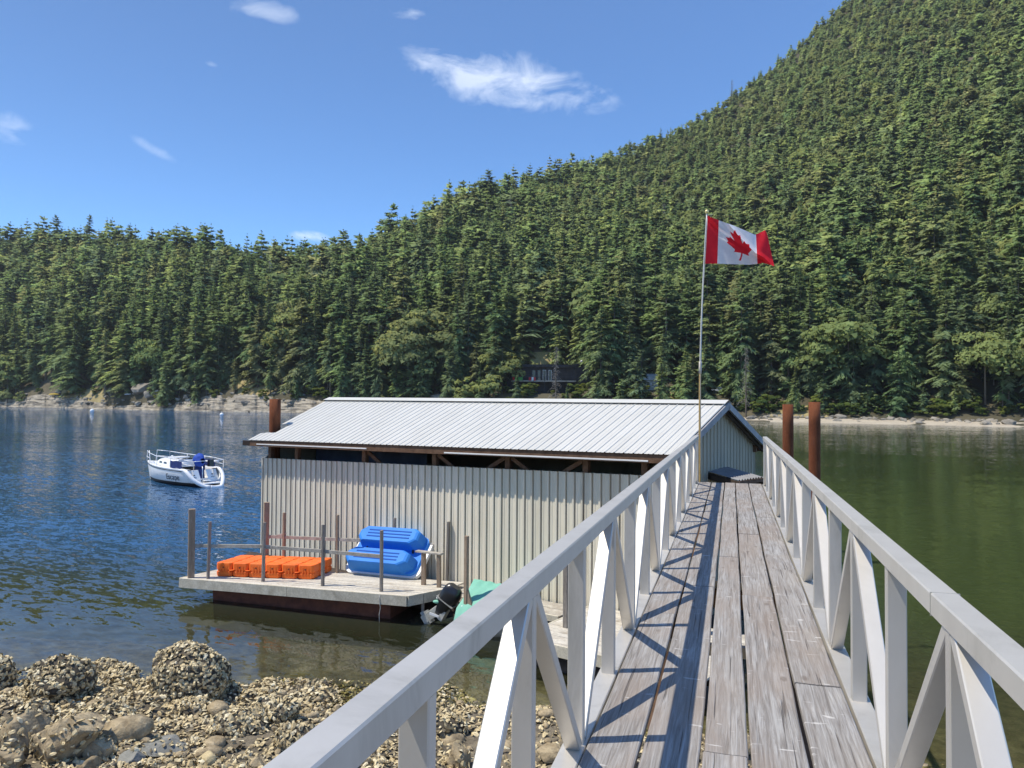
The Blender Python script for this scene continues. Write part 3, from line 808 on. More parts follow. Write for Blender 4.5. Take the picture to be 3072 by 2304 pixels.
STEM = [raw_mesh('stem_source', *stem(7, 0.0125 + 0.002 * k, bend=0.004 * k, seed=k), ['bark'], smooth=True) for k in range(2)]
SNAG_V = snag(3)
SNAG = [link('snag_source', SNAG_V.mesh('snag'), 'dead_wood')]
SHRUB = [src('shrub_source', *broad(70 + k, 16, 150, 0.42, 0.0, 0.04), ['shrub_leaf'], 0.3) for k in range(2)]
srcs = CROWN + BCROWN + STEM + SNAG + SHRUB
CROWN_ME = [o.data for o in CROWN]; BCROWN_ME = [o.data for o in BCROWN]; STEM_ME = [o.data for o in STEM]; SNAG_ME = SNAG[0].data; SHRUB_ME = [o.data for o in SHRUB]
for o in srcs: bpy.data.objects.remove(o)

def zone(u):
    for lim, txt in ((440, 'left of the anchored sailboat'), (700, 'straight above the anchored sailboat'), (1000, 'between the sailboat and the boathouse roof'),
                     (1500, 'above the left half of the boathouse roof'), (1800, 'around the dark waterside house'), (2110, 'between the dark house and the flagpole'),
                     (2470, 'behind the flag and the two rusty piles'), (9999, 'at the right edge, above the sandy beach')):
        if u < lim: return txt

# every tree of the far shore: column, inland distance, height, kind
trees = []
def blocked(u, t):
    if 1518 < u < 1772 and 2 < t < 34: return rng.uniform() > 0.12 or (1585 < u < 1680) or t > 12
    if 1580 < u < 1670 and 33 < t < 42: return rng.uniform() > 0.2
    if 1885 < u < 1990 and 0 < t < 30: return rng.uniform() > 0.14
    if 1990 <= u < 2120 and 0 < t < 24: return rng.uniform() > 0.3
    if 2125 < u < 2190 and 0 < t < 22: return rng.uniform() > 0.1
    if 715 < u < 830 and 0 < t < 24: return rng.uniform() > 0.10
    if 640 < u < 960 and t < 8: return True
    if 60 < u < 330 and t < 16: return rng.uniform() > 0.18
    if 330 < u < 640 and t < 8: return rng.uniform() > 0.4
    if 2290 < u < 2420 and t < 20: return rng.uniform() > 0.25
    if 255 < u < 320 and 30 < t < 70: return rng.uniform() > 0.2
    return False
t = 4.0
while t < 470:
    sp = np.interp(t, [4, 40, 120, 460], [5.4, 6.2, 6.3, 5.8])
    u = -260.0
    while u < 3330:
        d = np.interp(u, U_T, D0_T) + t
        u += sp * F_PX / d * rng.uniform(0.55, 1.45)
        tt = t + rng.normal(0, sp * 0.35)
        T = np.interp(u, TT_U, TT_T)
        b = np.clip((u - 1900) / 300, 0, 1)
        if tt > T + 14 or tt < 3.5 + 8.5 * b: continue
        if blocked(u, tt): continue
        s = tt / T
        hill_hi = np.clip((u - 1300) / 700, 0, 1)                 # the right-hand mountain thins and shortens upward
        hh = np.interp(s, [0, 0.12, 0.35, 1.0], [24, 32, 31, 24]) * (1 - hill_hi) + np.interp(s, [0, 0.06, 0.2, 0.5, 1.0], [23, 29, 24, 15, 10.5]) * hill_hi
        hh *= rng.choice([rng.uniform(0.42, 0.8), rng.uniform(0.8, 1.1), rng.uniform(1.05, 1.32)], p=[0.32, 0.50, 0.18])
        if tt < 8 + 8 * b: hh *= rng.uniform(0.45, 0.95)
        pb = hill_hi * np.interp(s, [0.1, 0.35, 0.8], [0.04, 0.28, 0.5]) + (0.12 if tt < 14 + 8 * b else 0.035)
        kind = 'fir'
        q = rng.uniform()
        if q < pb: kind = 'broad'; hh *= 0.72
        elif q < pb + 0.004: kind = 'snag'
        trees.append((u, tt, hh, kind))
    t += sp * 0.86
# a few that stand out in the photograph
trees += [(1135, 14, 25, 'snag'), (1668, 6, 20, 'snag'), (1030, 5, 13, 'snag'), (1055, 7, 12, 'snag'), (2238, 9, 20, 'snag'), (790, 22, 17, 'fir'), (705, 12, 14, 'fir'),
          (905, 150, 26, 'fir'), (160, 168, 30, 'fir'), (260, 168, 31, 'fir'), (1460, 205, 34, 'fir'), (2195, 395, 24, 'snag'), (1480, 9, 20, 'fir'), (1551, 5, 12, 'fir'), (1702, 5, 9, 'fir'),
          (1360, 7, 19, 'fir'), (1925, 5, 19, 'fir'), (1985, 5, 20, 'fir'), (2060, 6, 17, 'fir')]
trees = [(u, t, h, k) for (u, t, h, k) in trees]
arr = np.array([(u, t, h) for u, t, h, k in trees])
dist = np.interp(arr[:, 0], U_T, D0_T) + arr[:, 1]
# how large each shows: nearer, taller, in frame
show = arr[:, 2] / dist * np.where((arr[:, 0] > -20) & (arr[:, 0] < 3090), 1, 0.2) * np.clip(1.3 - arr[:, 1] / 60, 0.25, 1.3)
special = set(range(len(trees) - 19, len(trees)))
order = sorted(range(len(trees)), key=lambda i: -(show[i] + (9 if i in special else 0)))
TP = far_pt(arr[:, 0], arr[:, 1])
NEAR = order[:300]
for i in NEAR:
    u, t, hh, kind = trees[i]
    front = 'at the far waterline' if t < 16 else 'behind the far front rank'
    if kind == 'fir':
        o = thing('fir_tree', TP[i], 'dark green fir %s, %s' % (front, zone(u)), 'tree', 'firs %s %s' % (front, zone(u)), absolute=False, rz=rng.uniform(0, 6.28))
        cme, mt_ = CROWN_ME[rng.integers(len(CROWN_ME))], 'fir_needles'
    elif kind == 'broad':
        o = thing('arbutus_tree', TP[i], 'round-crowned yellow-green tree %s, %s' % (front, zone(u)), 'tree', 'round-crowned trees %s %s' % (front, zone(u)), absolute=False, rz=rng.uniform(0, 6.28))
        cme, mt_ = BCROWN_ME[rng.integers(len(BCROWN_ME))], 'broadleaf'
    else:
        o = thing('dead_tree', TP[i], 'grey dead tree %s, %s' % (front, zone(u)), 'tree', 'dead trees %s %s' % (front, zone(u)), absolute=False, rz=rng.uniform(0, 6.28))
        cme = SNAG_ME
    link('crown', cme, None, o)
    st = link('trunk', STEM_ME[rng.integers(2)], None, o)
    wid = rng.uniform(0.85, 1.25) * (1.0 if kind == 'fir' else 1.1)
    o.scale = (hh * wid, hh * wid, hh)
# the rest of the forest reads as one mass
def mass():
    lod_mid = [conifer(200 + k, 19, 6, 5, 1, R, bare, thin, 1.7, (0.8, 0.5, 0.7, 0.45, 0.6)[k]) for k, (R, bare, thin) in enumerate([(0.22, 0.04, 0.05), (0.26, 0.10, 0.1), (0.19, 0.04, 0.05), (0.27, 0.16, 0.15), (0.23, 0.08, 0.1)])]
    lod_far = [conifer(220 + k, 13, 6, 4, 1, R, bare, thin, 2.2, (0.75, 0.45, 0.6, 0.5)[k]) for k, (R, bare, thin) in enumerate([(0.27, 0.03, 0.04), (0.31, 0.06, 0.06), (0.24, 0.03, 0.04), (0.33, 0.1, 0.1)])]
    b_mid = [broad(240 + k, 12, 48, leaf=0.05) for k in range(3)]
    lod_mid = [(V, T, crown_normals(V, T)) for V, T in lod_mid]; lod_far = [(V, T, crown_normals(V, T)) for V, T in lod_far]; b_mid = [(V, T, crown_normals(V, T, 0.5, 0.5)) for V, T in b_mid]
    s_lo = stem(4, 0.012, 0.002)
    sg = snag(9); sgV = np.array(sg.v); sgT = np.array([t for f in sg.f for t in ((f[0], f[1], f[2]), (f[0], f[2], f[3]))])
    Vs, Ts, Tn, Mi, Cn = [], [], [], [], []; off = 0
    rest = order[300:]
    for n, i in enumerate(rest):
        u, t, hh, kind = trees[i]
        mid = n < 700
        if kind == 'fir':
            V, T, Cq = (lod_mid if mid else lod_far)[rng.integers(5 if mid else 4)]; m = 0
        elif kind == 'broad': V, T, Cq = b_mid[rng.integers(3)]; m = 1
        else: V, T, Cq = sgV, sgT, sgV * 0 + ZU; m = 3
        a = rng.uniform(0, 6.28); ca, sa = math.cos(a), math.sin(a)
        wid = hh * rng.uniform(0.85, 1.3)
        for (VV, TT, mm, CC) in ((V, T, m, Cq), (s_lo[0], s_lo[1], 2, s_lo[0] * 0 + ZU)):
            Cn.append(np.stack([CC[:, 0] * ca - CC[:, 1] * sa, CC[:, 0] * sa + CC[:, 1] * ca, CC[:, 2]], -1))
            q = np.stack([(VV[:, 0] * ca - VV[:, 1] * sa) * wid, (VV[:, 0] * sa + VV[:, 1] * ca) * wid, VV[:, 2] * hh], -1) + TP[i]
            Vs.append(q); Ts.append(TT + off); off += len(VV)
            Tn.append(np.full(len(VV), rng.uniform())); Mi.append(np.full(len(TT), mm))
    o = raw_mesh('forest', np.concatenate(Vs), np.concatenate(Ts), ['fir_needles', 'broadleaf', 'bark', 'dead_wood'], tint=np.concatenate(Tn), matidx=np.concatenate(Mi), kind='stuff', cn=np.concatenate(Cn))
    tag(o, 'dense evergreen forest covering the hillside and mountain beyond the water', 'forest')
mass()
# shrubs and salal along the edge of the wood
for k in range(150):
    u = rng.uniform(-60, 3120) if k < 75 else (rng.uniform(2180, 3120) if k < 130 else rng.uniform(1500, 2100)); b = np.clip((u - 1900) / 300, 0, 1)
    t = rng.uniform(7.5, 12) + 4.5 * b + (rng.uniform(0, 14) if rng.uniform() < 0.3 else 0)
    if 1590 < u < 1720 and t < 30 and rng.uniform() < 0.6: t = rng.uniform(3.5, 6)
    p = far_pt(u, t)
    o = thing('shrub', p, 'low leafy shrub on the far bank, %s' % zone(u), 'shrub', 'shrubs on the far bank %s' % zone(u), absolute=False, rz=rng.uniform(0, 6.28))
    link('foliage', SHRUB_ME[k % 2], None, o)
    s = rng.uniform(1.8, 4.2); o.scale = (s * 1.2, s * 1.2, s)

# ------------------------------------------------------------------ gangway (aluminium truss footbridge)
GW = thing('gangway', (-0.016, 0, 3.60), 'long aluminium truss footbridge with weathered plank deck leading to the boathouse', 'footbridge', absolute=False)
GW.rotation_euler = (-math.atan(0.0075), 0, 0)
G_END = 15.62
G0 = -2.2
XM = 0.6555                      # centre plane of each truss
BOT = [-2.0, -0.1, 1.55, 3.35, 5.20, 7.10, 9.10, 11.12, 13.2, 15.35]
for s in (-1, 1):
    m = MB(); m.bbox((s * XM, (G0 + G_END) / 2, 0.901), (0.082, G_END - G0, 0.072), None, 0.005); m.build('top_rail', 'aluminium', GW)
    m = MB(); m.bbox((s * 0.660, (G0 + G_END) / 2, -0.062), (0.104, G_END - G0, 0.11), None, 0.005); m.build('bottom_chord', 'aluminium', GW)
    def upright(y, w=0.074):
        m = MB(); m.bbox((s * XM, y, 0.429), (w, 0.046, 0.872), None, 0.004); m.build('upright', 'aluminium', GW)
    for k, yb in enumerate(BOT):
        upright(yb)
        if k + 1 < len(BOT):
            yt = (yb + BOT[k + 1]) / 2
            upright(yt)
            for ya in (yb, BOT[k + 1]):
                sg = 1 if ya > yt else -1
                a = np.array([s * XM, yt + sg * 0.035, 0.866]); b = np.array([s * XM, ya - sg * 0.05, -0.004])
                m = MB(); m.bar(a, b, 0.070, 0.046, (0, 0, 1), 0.004); m.build('diagonal_brace', 'aluminium', GW)
    # end post with a flat cap plate
    m = MB(); m.bbox((s * XM, G_END - 0.03, 0.429), (0.06, 0.06, 0.872), None, 0.004); m.build('end_post', 'aluminium', GW)
for s, y in ((1, 2.62), (1, 9.6), (-1, 8.2)):        # rail splices
    m = MB(); m.box((s * XM, y, 0.901), (0.0840, 0.005, 0.0740)); m.build('rail_splice', 'engine_grey', GW)
for k, yb in enumerate(BOT):
    m = MB(); m.box((0, yb, -0.105), (1.24, 0.06, 0.07)); m.build('cross_member', 'aluminium', GW)
EDGE = [-0.606, -0.366, -0.108, 0.094, 0.344, 0.598]
JOINTS = [[-2.2, 1.1, 5.6, 10.05, 15.64], [-2.2, 2.3, 6.55, 11.1, 15.60], [-2.2, 3.42, 7.9, 11.6, 15.63], [-2.2, 2.2, 6.35, 9.4, 15.61], [-2.2, 0.4, 4.42, 7.45, 10.9, 15.64]]
for r in range(5):
    x0, x1 = EDGE[r] + 0.0085, EDGE[r + 1] - 0.0085
    for k in range(len(JOINTS[r]) - 1):
        y0, y1 = JOINTS[r][k] + 0.003, JOINTS[r][k + 1] - 0.003
        dz = random.uniform(-0.004, 0.003)
        # a slightly cupped, eased-edge plank
        n = 24
        Pm = []
        pr = [(x0 + 0.004, -0.038), (x0, -0.034), (x0, -0.005), (x0 + 0.006, 0.0), (x0 + 0.06, -0.001), ((x0 + x1) / 2, -0.002), (x1 - 0.06, -0.001), (x1 - 0.006, 0.0), (x1, -0.005), (x1, -0.034), (x1 - 0.004, -0.038)]
        ph = random.uniform(0, 6)
        for i in range(n + 1):
            y = y0 + (y1 - y0) * i / n
            wob = 0.0028 * math.sin(y * 1.7 + ph) + 0.0014 * math.sin(y * 5.1 + ph * 2)
            Pm.append([(x + wob, y, z + dz) for x, z in pr])
        m = MB(); m.grid(Pm, False)
        m.add(Pm[0], [tuple(range(len(pr)))]); m.add(Pm[-1], [tuple(range(len(pr) - 1, -1, -1))])
        pl = m.build('deck_plank', 'deck_wood', GW)
# two timber bents that carry it, standing in the shallows
for yb, gnd in ((7.1, -0.6), (15.2, -2.0)):
    t_ = thing('timber_bent', (0, yb, gnd), 'timber pile bent under the %s of the gangway' % ('middle' if yb < 10 else 'far end'), 'support')
    for s in (-1, 1):
        m = MB(); m.tube([(s * 0.66, yb, gnd - 1), (s * 0.60, yb, 3.28)], 0.13, 12); m.build('pile', 'timber_brown', t_)
    m = MB(); m.bbox((0, yb, 3.33), (1.75, 0.18, 0.16), None, 0.01); m.build('cap_beam', 'timber_brown', t_)

# ------------------------------------------------------------------ boathouse on its float
ang = math.atan2(0.3289, -0.9444)
BH = thing('boathouse', (-1.095, 15.597, 0), 'floating boathouse clad in beige ribbed metal under a white ribbed metal roof', 'boathouse', absolute=False, rz=ang)
BLEN, SP = 14.10, 3.069
ze = lambda l: 4.013 - 0.01525 * l
zr = lambda l: 5.099 + 0.00085 * l
zt = lambda l: 3.529 - 0.02227 * l
zf = lambda l: 3.959 - 0.01525 * l
RD = np.array([math.cos(ang), math.sin(ang), 0]); SD = np.array([math.sin(ang), -math.cos(ang), 0])
def B(l, w, z): return np.array([-1.095, 15.597, 0]) + RD * l + SD * w + ZU * z
def px_of(p):
    d = np.array(p) - EYE
    return 1536 + F_PX * (d @ _r) / (d @ _fw), 1152 - F_PX * (d @ _u) / (d @ _fw)
_ls = np.linspace(0, 14.2, 200)
_px = np.array([px_of(B(l, 0.34, 3.3))[0] for l in _ls])
def wall_l(px): return float(np.interp(-px, -_px, _ls))
PITCHW = 0.2286
prof = [(0, 0), (0.062, 0), (0.072, -0.007), (0.092, -0.007), (0.102, 0), (0.150, 0), (0.153, -0.055), (0.181, -0.055), (0.184, 0.030), (0.2286, 0.030), (0.2286, 0)]  # deep slot added beside each rib, shaped to hold a dark shadow line
m = MB(); m.grid([[(a, o, z) for a, o in prof] for z in (0.0, -1.15, -2.3, -3.45)], False)
wall_me = m.mesh('wall_panel'); wall_me.materials.append(MATS['wall_beige'])
for k in range(61):
    l = 0.12 + k * PITCHW
    o = link('wall_panel', wall_me, None, BH, (l, -0.34 + random.uniform(-0.003, 0.003), zt(l)))
    o.rotation_euler = (random.uniform(-0.002, 0.002), random.uniform(-0.0025, 0.0025), 0)
m = MB(); m.box((14.07, -0.37, 1.55), (0.05, 0.07, 3.35)); m.build('corner_trim', 'wall_beige', BH)
# roof sheets
def roof_sheet(l0, l1, s0, s1, far=False):
    """one ribbed strip from eave (s=0) to ridge (s=1)"""
    k = (l1 - l0) / PITCHW
    P = []
    for s in (s0, s1):
        row = []
        for a, o in [(0, 0), (0.012, 0.018), (0.030, 0.018), (0.042, 0), (0.11, 0), (0.12, 0.006), (0.135, 0.006), (0.145, 0), (0.2286, 0)]:
            l = l0 + a * k
            if not far: p = np.array([l, 0.03 + (-SP - 0.03) * s, ze(l) * (1 - s) + zr(l) * s])
            else: p = np.array([l, -2 * SP - 0.03 + (SP + 0.03) * s, zf(l) * (1 - s) + zr(l) * s])
            nrm = np.array([0, 0.33, 0.944]) if not far else np.array([0, -0.33, 0.944])
            row.append(p + nrm * (o + 0.001))
        P.append(row)
    m = MB(); m.grid(P, False); m.build('roof_sheet', 'roof_white', BH)
N = 62
for k in range(N):
    l0 = BLEN * k / N; l1 = BLEN * (k + 1) / N
    if k >= N - 2:                      # notched round the mooring pile
        roof_sheet(l0, l1, 0.0, 0.165); roof_sheet(l0, l1, 0.36, 0.97)
    else: roof_sheet(l0, l1, 0.0, 0.97)
    roof_sheet(l0, l1, 0.0, 0.97, True)
roof_sheet(BLEN, BLEN + 0.2, 0.0, 0.15)
for side in (1, -1):
    m = MB()
    P = []
    for l in np.linspace(-0.03, BLEN + 0.03, 30):
        z = zr(l)
        P.append([(l, -SP + side * q, z + 0.050 - q * 0.345) for q in (0.0, 0.13, 0.26)])
    m.grid(P, False); m.build('ridge_cap', 'roof_white', BH)
def lbar(l0, l1, y, dz, w, h, mat, name, f=ze, bev=0.004):
    m = MB(); m.bar((l0, y, f(l0) + dz), (l1, y, f(l1) + dz), w, h, (0, 0, 1), bev); return m.build(name, mat, BH)
lbar(0.0, BLEN + 0.15, -0.02, -0.10, 0.045, 0.18, 'timber_brown', 'fascia_board')
lbar(0.0, BLEN, -2 * SP + 0.02, -0.10, 0.045, 0.18, 'timber_brown', 'fascia_board', zf)
lbar(9.0, 13.9, 0.008, -0.125, 0.012, 0.034, 'white_trim', 'flashing_strip')
lbar(0.6, 6.2, 0.008, -0.15, 0.012, 0.034, 'white_trim', 'flashing_strip')
lbar(0.15, BLEN - 0.1, -0.40, -0.10, 0.09, 0.19, 'timber_brown', 'wall_plate')
lbar(0.15, BLEN - 0.1, -5.75, -0.10, 0.09, 0.19, 'timber_brown', 'wall_plate', zf)
posts = [wall_l(p) for p in (806, 886, 1088, 1299, 1519, 1753, 1930)]
for l in posts:
    m = MB(); m.bbox((l, -0.44, 1.9), (0.14, 0.14, ze(l) - 0.2 - 0.3 + 0.3), None, 0.006)
    m.v = [(x, y, min(z + 0.25, ze(l) - 0.2) if z > 1.9 else 0.3) for x, y, z in m.v]
    m.build('wall_post', 'timber_brown', BH)
for l, dirs in ((posts[2], (-1,)), (posts[4], (-1, 1)), (posts[3], (-1,)), (posts[5], (1,))):
    for sgn in dirs:
        m = MB(); m.bar((l + sgn * 0.1, -0.43, ze(l) - 0.24), (l + sgn * 0.75, -0.43, ze(l) - 0.62), 0.05, 0.10, (0, 0, 1), 0.003); m.build('knee_brace', 'timber_brown', BH)
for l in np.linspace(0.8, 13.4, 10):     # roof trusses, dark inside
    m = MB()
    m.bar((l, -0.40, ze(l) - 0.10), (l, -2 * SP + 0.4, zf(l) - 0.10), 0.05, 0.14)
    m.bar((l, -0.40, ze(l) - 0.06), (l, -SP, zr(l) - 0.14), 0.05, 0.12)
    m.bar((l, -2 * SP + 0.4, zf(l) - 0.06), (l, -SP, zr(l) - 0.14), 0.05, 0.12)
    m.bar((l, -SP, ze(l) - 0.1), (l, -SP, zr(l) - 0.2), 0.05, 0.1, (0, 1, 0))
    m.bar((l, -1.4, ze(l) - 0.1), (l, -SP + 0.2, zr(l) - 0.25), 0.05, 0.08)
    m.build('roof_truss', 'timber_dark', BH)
m = MB(); m.add([(0.2, -5.8, 0.1), (13.95, -5.8, 0.1), (13.95, -5.8, zf(14) - 0.05), (0.2, -5.8, zf(0) - 0.05)], [(0, 1, 2, 3)]); m.build('back_wall', 'gable_shade_stain', BH)
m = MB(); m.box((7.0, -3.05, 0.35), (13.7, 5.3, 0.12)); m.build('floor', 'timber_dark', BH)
P = []
for l in np.linspace(8.6, 13.6, 26):
    P.append([(l, -2.0 + 0.06 * math.sin(l * 5) + 0.04 * math.sin(l * 13 + z), z - (0.1 * math.sin(l * 1.9) if z > 3 else 0)) for z in (1.8, 2.4, 3.0, 3.5, 3.95)])
m = MB(); m.grid(P); m.build('hanging_tarp', 'interior_blue', BH)
# gable ends
def gz(y):
    w = -y
    return (ze(0) * (1 - w / SP) + zr(0) * w / SP if w < SP else zf(0) * (1 - (2 * SP - w) / SP) + zr(0) * (2 * SP - w) / SP) - 0.06
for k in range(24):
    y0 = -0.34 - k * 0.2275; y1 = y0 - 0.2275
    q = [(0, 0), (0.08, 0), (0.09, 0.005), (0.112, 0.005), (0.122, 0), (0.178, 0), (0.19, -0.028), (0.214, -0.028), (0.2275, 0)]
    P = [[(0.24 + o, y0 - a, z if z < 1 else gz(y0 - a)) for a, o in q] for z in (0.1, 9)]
    m = MB(); m.grid(P, False); m.build('gable_panel', 'gable_shade_stain', BH)
m = MB(); m.add([(13.96, -0.34, 0.1), (13.96, -5.8, 0.1), (13.96, -5.8, zf(14) - 0.06), (13.96, -SP, zr(14) - 0.08), (13.96, -0.34, zt(14))], [(0, 1, 2, 3, 4)]); m.build('gable_sheet', 'gable_shade_stain', BH)
for lx, mt_ in ((-0.03, 'barge_grey'), (BLEN + 0.02, 'timber_dark')):
    m = MB(); m.bar((lx, 0.0, ze(lx) - 0.085), (lx, -SP - 0.01, zr(lx) - 0.085), 0.035, 0.15, (0, 0, 1))
    if lx < 1: m.build('barge_board', mt_, BH)
    m = MB(); m.bar((lx, -2 * SP, zf(lx) - 0.085), (lx, -SP + 0.01, zr(lx) - 0.085), 0.035, 0.15, (0, 0, 1)); m.build('barge_board', mt_, BH)
m = MB(); m.bar((0.10, -0.02, ze(0) - 0.16), (0.10, -SP, zr(0) - 0.16), 0.06, 0.10); m.bar((0.10, -2 * SP + 0.02, zf(0) - 0.16), (0.10, -SP, zr(0) - 0.16), 0.06, 0.10); m.build('outlooker', 'timber_dark', BH)
# broken outrigger at the left eave, casting its slanting shadow down the corner
m = MB(); m.bar((BLEN + 0.02, -0.1, ze(14) - 0.12), (BLEN + 0.42, 0.06, ze(14) - 0.10), 0.05, 0.16); m.build('outrigger', 'timber_dark', BH)
# dark band beam across the gable and the small corrugated lean-to roof below it
m = MB(); m.bar((0.16, -5.75, 2.93), (0.16, -0.6, 2.72), 0.06, 0.20, (0, 0, 1), 0.004); m.build('band_beam', 'timber_brown', BH)
# float logs
for w in (0.1, 2.1, 4.1, 6.0):
    m = MB(); m.tube([(-0.3, -w, -0.05), (14.3, -w, -0.05)], 0.32, 14); m.build('float_log', 'timber_dark', BH)

# lean-to: a loose corrugated sheet on a dark frame over the landing, beyond the end of the gangway
A_ = dep(2113, 1411, 17.6); B_ = dep(2216, 1441, 16.25); C_ = dep(2290, 1431, 16.9); D_ = dep(2186, 1401, 18.4)
LT = thing('porch_roof', (A_ + B_ + C_ + D_) / 4 - ZU * 0.3, 'small dark corrugated porch roof against the gable at the end of the gangway', 'roof')
P = []
for i in range(49):
    q = i / 48
    rowp = []
    for s in np.linspace(0, 1, 5):
        p = (B_ * (1 - q) + C_ * q) * (1 - s) + (A_ * (1 - q) + D_ * q) * s
        rowp.append(p + ZU * 0.018 * math.sin(q * 6.283 * 9))
    P.append(rowp)
m = MB(); m.grid(P); m.build('corrugated_sheet', 'barge_grey', LT)
m = MB(); m.bar(B_ - ZU * 0.06, C_ - ZU * 0.06, 0.05, 0.08); m.build('eave_board', 'timber_brown', LT)
m = MB(); m.bar(A_ - ZU * 0.10, B_ - ZU * 0.10, 0.04, 0.15); m.bar(C_ - ZU * 0.10, D_ - ZU * 0.10, 0.04, 0.15); m.build('frame', 'timber_dark', LT)
for q in (A_, B_, C_, D_):
    m = MB(); m.box((q[0], q[1], (q[2] + 0.4) / 2 - 0.1), (0.09, 0.09, q[2] - 0.6)); m.build('post', 'timber_dark', LT)

# ------------------------------------------------------------------ rusty steel mooring piles
def pile(px, pxw, ytop, depth, label, xy=None):
    top = dep(px, ytop, depth)
    if xy is not None: top[0], top[1] = xy[0], xy[1]
    r = pxw * depth / F_PX / 2
    m = MB()
    zs = [-7] + list(np.linspace(0, top[2], 9))
    P = []
    for k in range(24):
        a = 6.2832 * k / 24
        P.append([(top[0] + r * math.cos(a), top[1] + r * math.sin(a), z) for z in zs] +
                 [(top[0] + (r - 0.012) * math.cos(a), top[1] + (r - 0.012) * math.sin(a), top[2]), (top[0] + (r - 0.012) * math.cos(a), top[1] + (r - 0.012) * math.sin(a), top[2] - 1.2), (top[0], top[1], top[2] - 1.2)])
    m.grid(P, True, True)
    o = m.build('mooring_pile', 'rust')
    o.data.polygons.foreach_set('use_smooth', [True] * len(o.data.polygons))
    tag(o, label, 'pile', 'rusty steel mooring piles')
pl_xy = B(14.08, 0.80, 0)
pile(814, 33, 1197, (pl_xy - EYE) @ F0, 'rusty steel pile standing in a notch at the left end of the boathouse roof', pl_xy)
pile(2364, 31.3, 1213, 25.5, 'shorter, farther of the two rusty steel piles right of the boathouse')
pile(2443.5, 33.5, 1206, 23.8, 'taller, nearer rusty steel pile right of the gangway rail')

# ------------------------------------------------------------------ dock floats
def dock(name, label, poly, mapf, pdir, fascia_edges, mat='float_plank', pw=0.14):
    """poly in deck metres, mapf(x, y, dz) puts it in the world; planks run along pdir; every plank is its own piece"""
    c = np.mean([mapf(p[0], p[1], 0) for p in poly], 0)
    t_ = thing(name, (c[0], c[1], 0), label, 'dock')
    pdir = np.array(pdir, float); pdir /= np.linalg.norm(pdir)
    nrm = np.array([-pdir[1], pdir[0]])
    Pg = np.array(poly, float)
    q = Pg @ nrm
    s, hi = q.min(), q.max()
    while s < hi - 0.02:
        e = min(s + pw - 0.008, hi - 0.002)
        segs = []
        for off in (s + 0.001, e):
            xs = []
            for i in range(len(Pg)):
                a, b = Pg[i], Pg[(i + 1) % len(Pg)]
                qa, qb = a @ nrm, b @ nrm
                if (qa - off) * (qb - off) <= 0 and abs(qa - qb) > 1e-9:
                    f = (off - qa) / (qb - qa); xs.append((a + (b - a) * f) @ pdir)
            segs.append((min(xs), max(xs)) if len(xs) >= 2 else None)
        if segs[0] is None or segs[1] is None: s += pw; continue
        dz = random.uniform(-0.004, 0.004)
        pts = [pdir * segs[0][0] + nrm * s, pdir * segs[0][1] + nrm * s, pdir * segs[1][1] + nrm * e, pdir * segs[1][0] + nrm * e]
        m = MB()
        m.add([mapf(p[0], p[1], -0.038 + dz) for p in pts] + [mapf(p[0], p[1], dz) for p in pts], [(0, 3, 2, 1), (4, 5, 6, 7), (0, 1, 5, 4), (1, 2, 6, 5), (2, 3, 7, 6), (3, 0, 4, 7)])
        m.build('deck_plank', mat, t_)
        s += pw
    for (i, parts, h) in fascia_edges:
        a, b = Pg[i], Pg[(i + 1) % len(Pg)]
        d = (b - a) / np.linalg.norm(b - a); on = np.array([d[1], -d[0]])
        if (a - Pg.mean(0)) @ on < 0: on = -on
        for k in range(parts):
            p0 = a + (b - a) * k / parts + on * 0.022 + d * 0.004; p1 = a + (b - a) * (k + 1) / parts + on * 0.022 - d * 0.004
            m = MB(); m.bar(mapf(p0[0], p0[1], -h / 2 + 0.006), mapf(p1[0], p1[1], -h / 2 + 0.006), 0.04, h, (0, 0, 1), 0.004); m.build('fascia_board', 'float_fascia', t_)
    return t_
ZD = 0.55
# the swim float lists a little: its front edge rides high, its back edge low
S_A = at(541, 1734, 0.56); S_B = at(1222, 1788, 0.66)
fd3 = S_B - S_A; S_L = np.linalg.norm(fd3); fd3 /= S_L
_h = np.array([-fd3[1], fd3[0], 0]); _h /= np.linalg.norm(_h)
bk3 = _h - ZU * 0.05; bk3 /= np.linalg.norm(bk3)
nd3 = np.cross(fd3, bk3)
def hitd(px, py):
    """sight line through a photo pixel on to the float's deck"""
    d = ray(px, py); return EYE + d * (((S_A - EYE) @ nd3) / (d @ nd3))
def swm(a, b, dz): return S_A + fd3 * a + bk3 * b + nd3 * dz
def swuv(p): return ((p - S_A) @ fd3, (p - S_A) @ bk3)
S_C = swuv(hitd(1354, 1762))
SWIM = [(0, 0), (S_L, 0), S_C, (S_C[0] + 0.05, 2.0), (0.15, 2.15)]
SW = dock('swim_float', 'weathered plank swim float with a post-and-rail fence in front of the boathouse', SWIM, swm, (1, 0), [(0, 2, 0.235), (1, 1, 0.235), (4, 1, 0.235)])
m = MB()
def sw(a, b, z):
    p = swm(a, b, 0); return np.array([p[0], p[1], z])
m.add([sw(0.75, 0.35, -0.5), sw(5.7, 0.35, -0.5), sw(5.7, 1.9, -0.5), sw(0.75, 1.9, -0.5), sw(0.75, 0.28, 0.38), sw(5.75, 0.28, 0.46), sw(5.75, 1.95, 0.28), sw(0.75, 1.95, 0.20)], [(0, 3, 2, 1), (4, 5, 6, 7), (0, 1, 5, 4), (1, 2, 6, 5), (2, 3, 7, 6), (3, 0, 4, 7)])
m.build('pontoon', 'rust_dark', SW)
fdw = fd3 * np.array([1, 1, 0]); fdw /= np.linalg.norm(fdw); fnw = _h
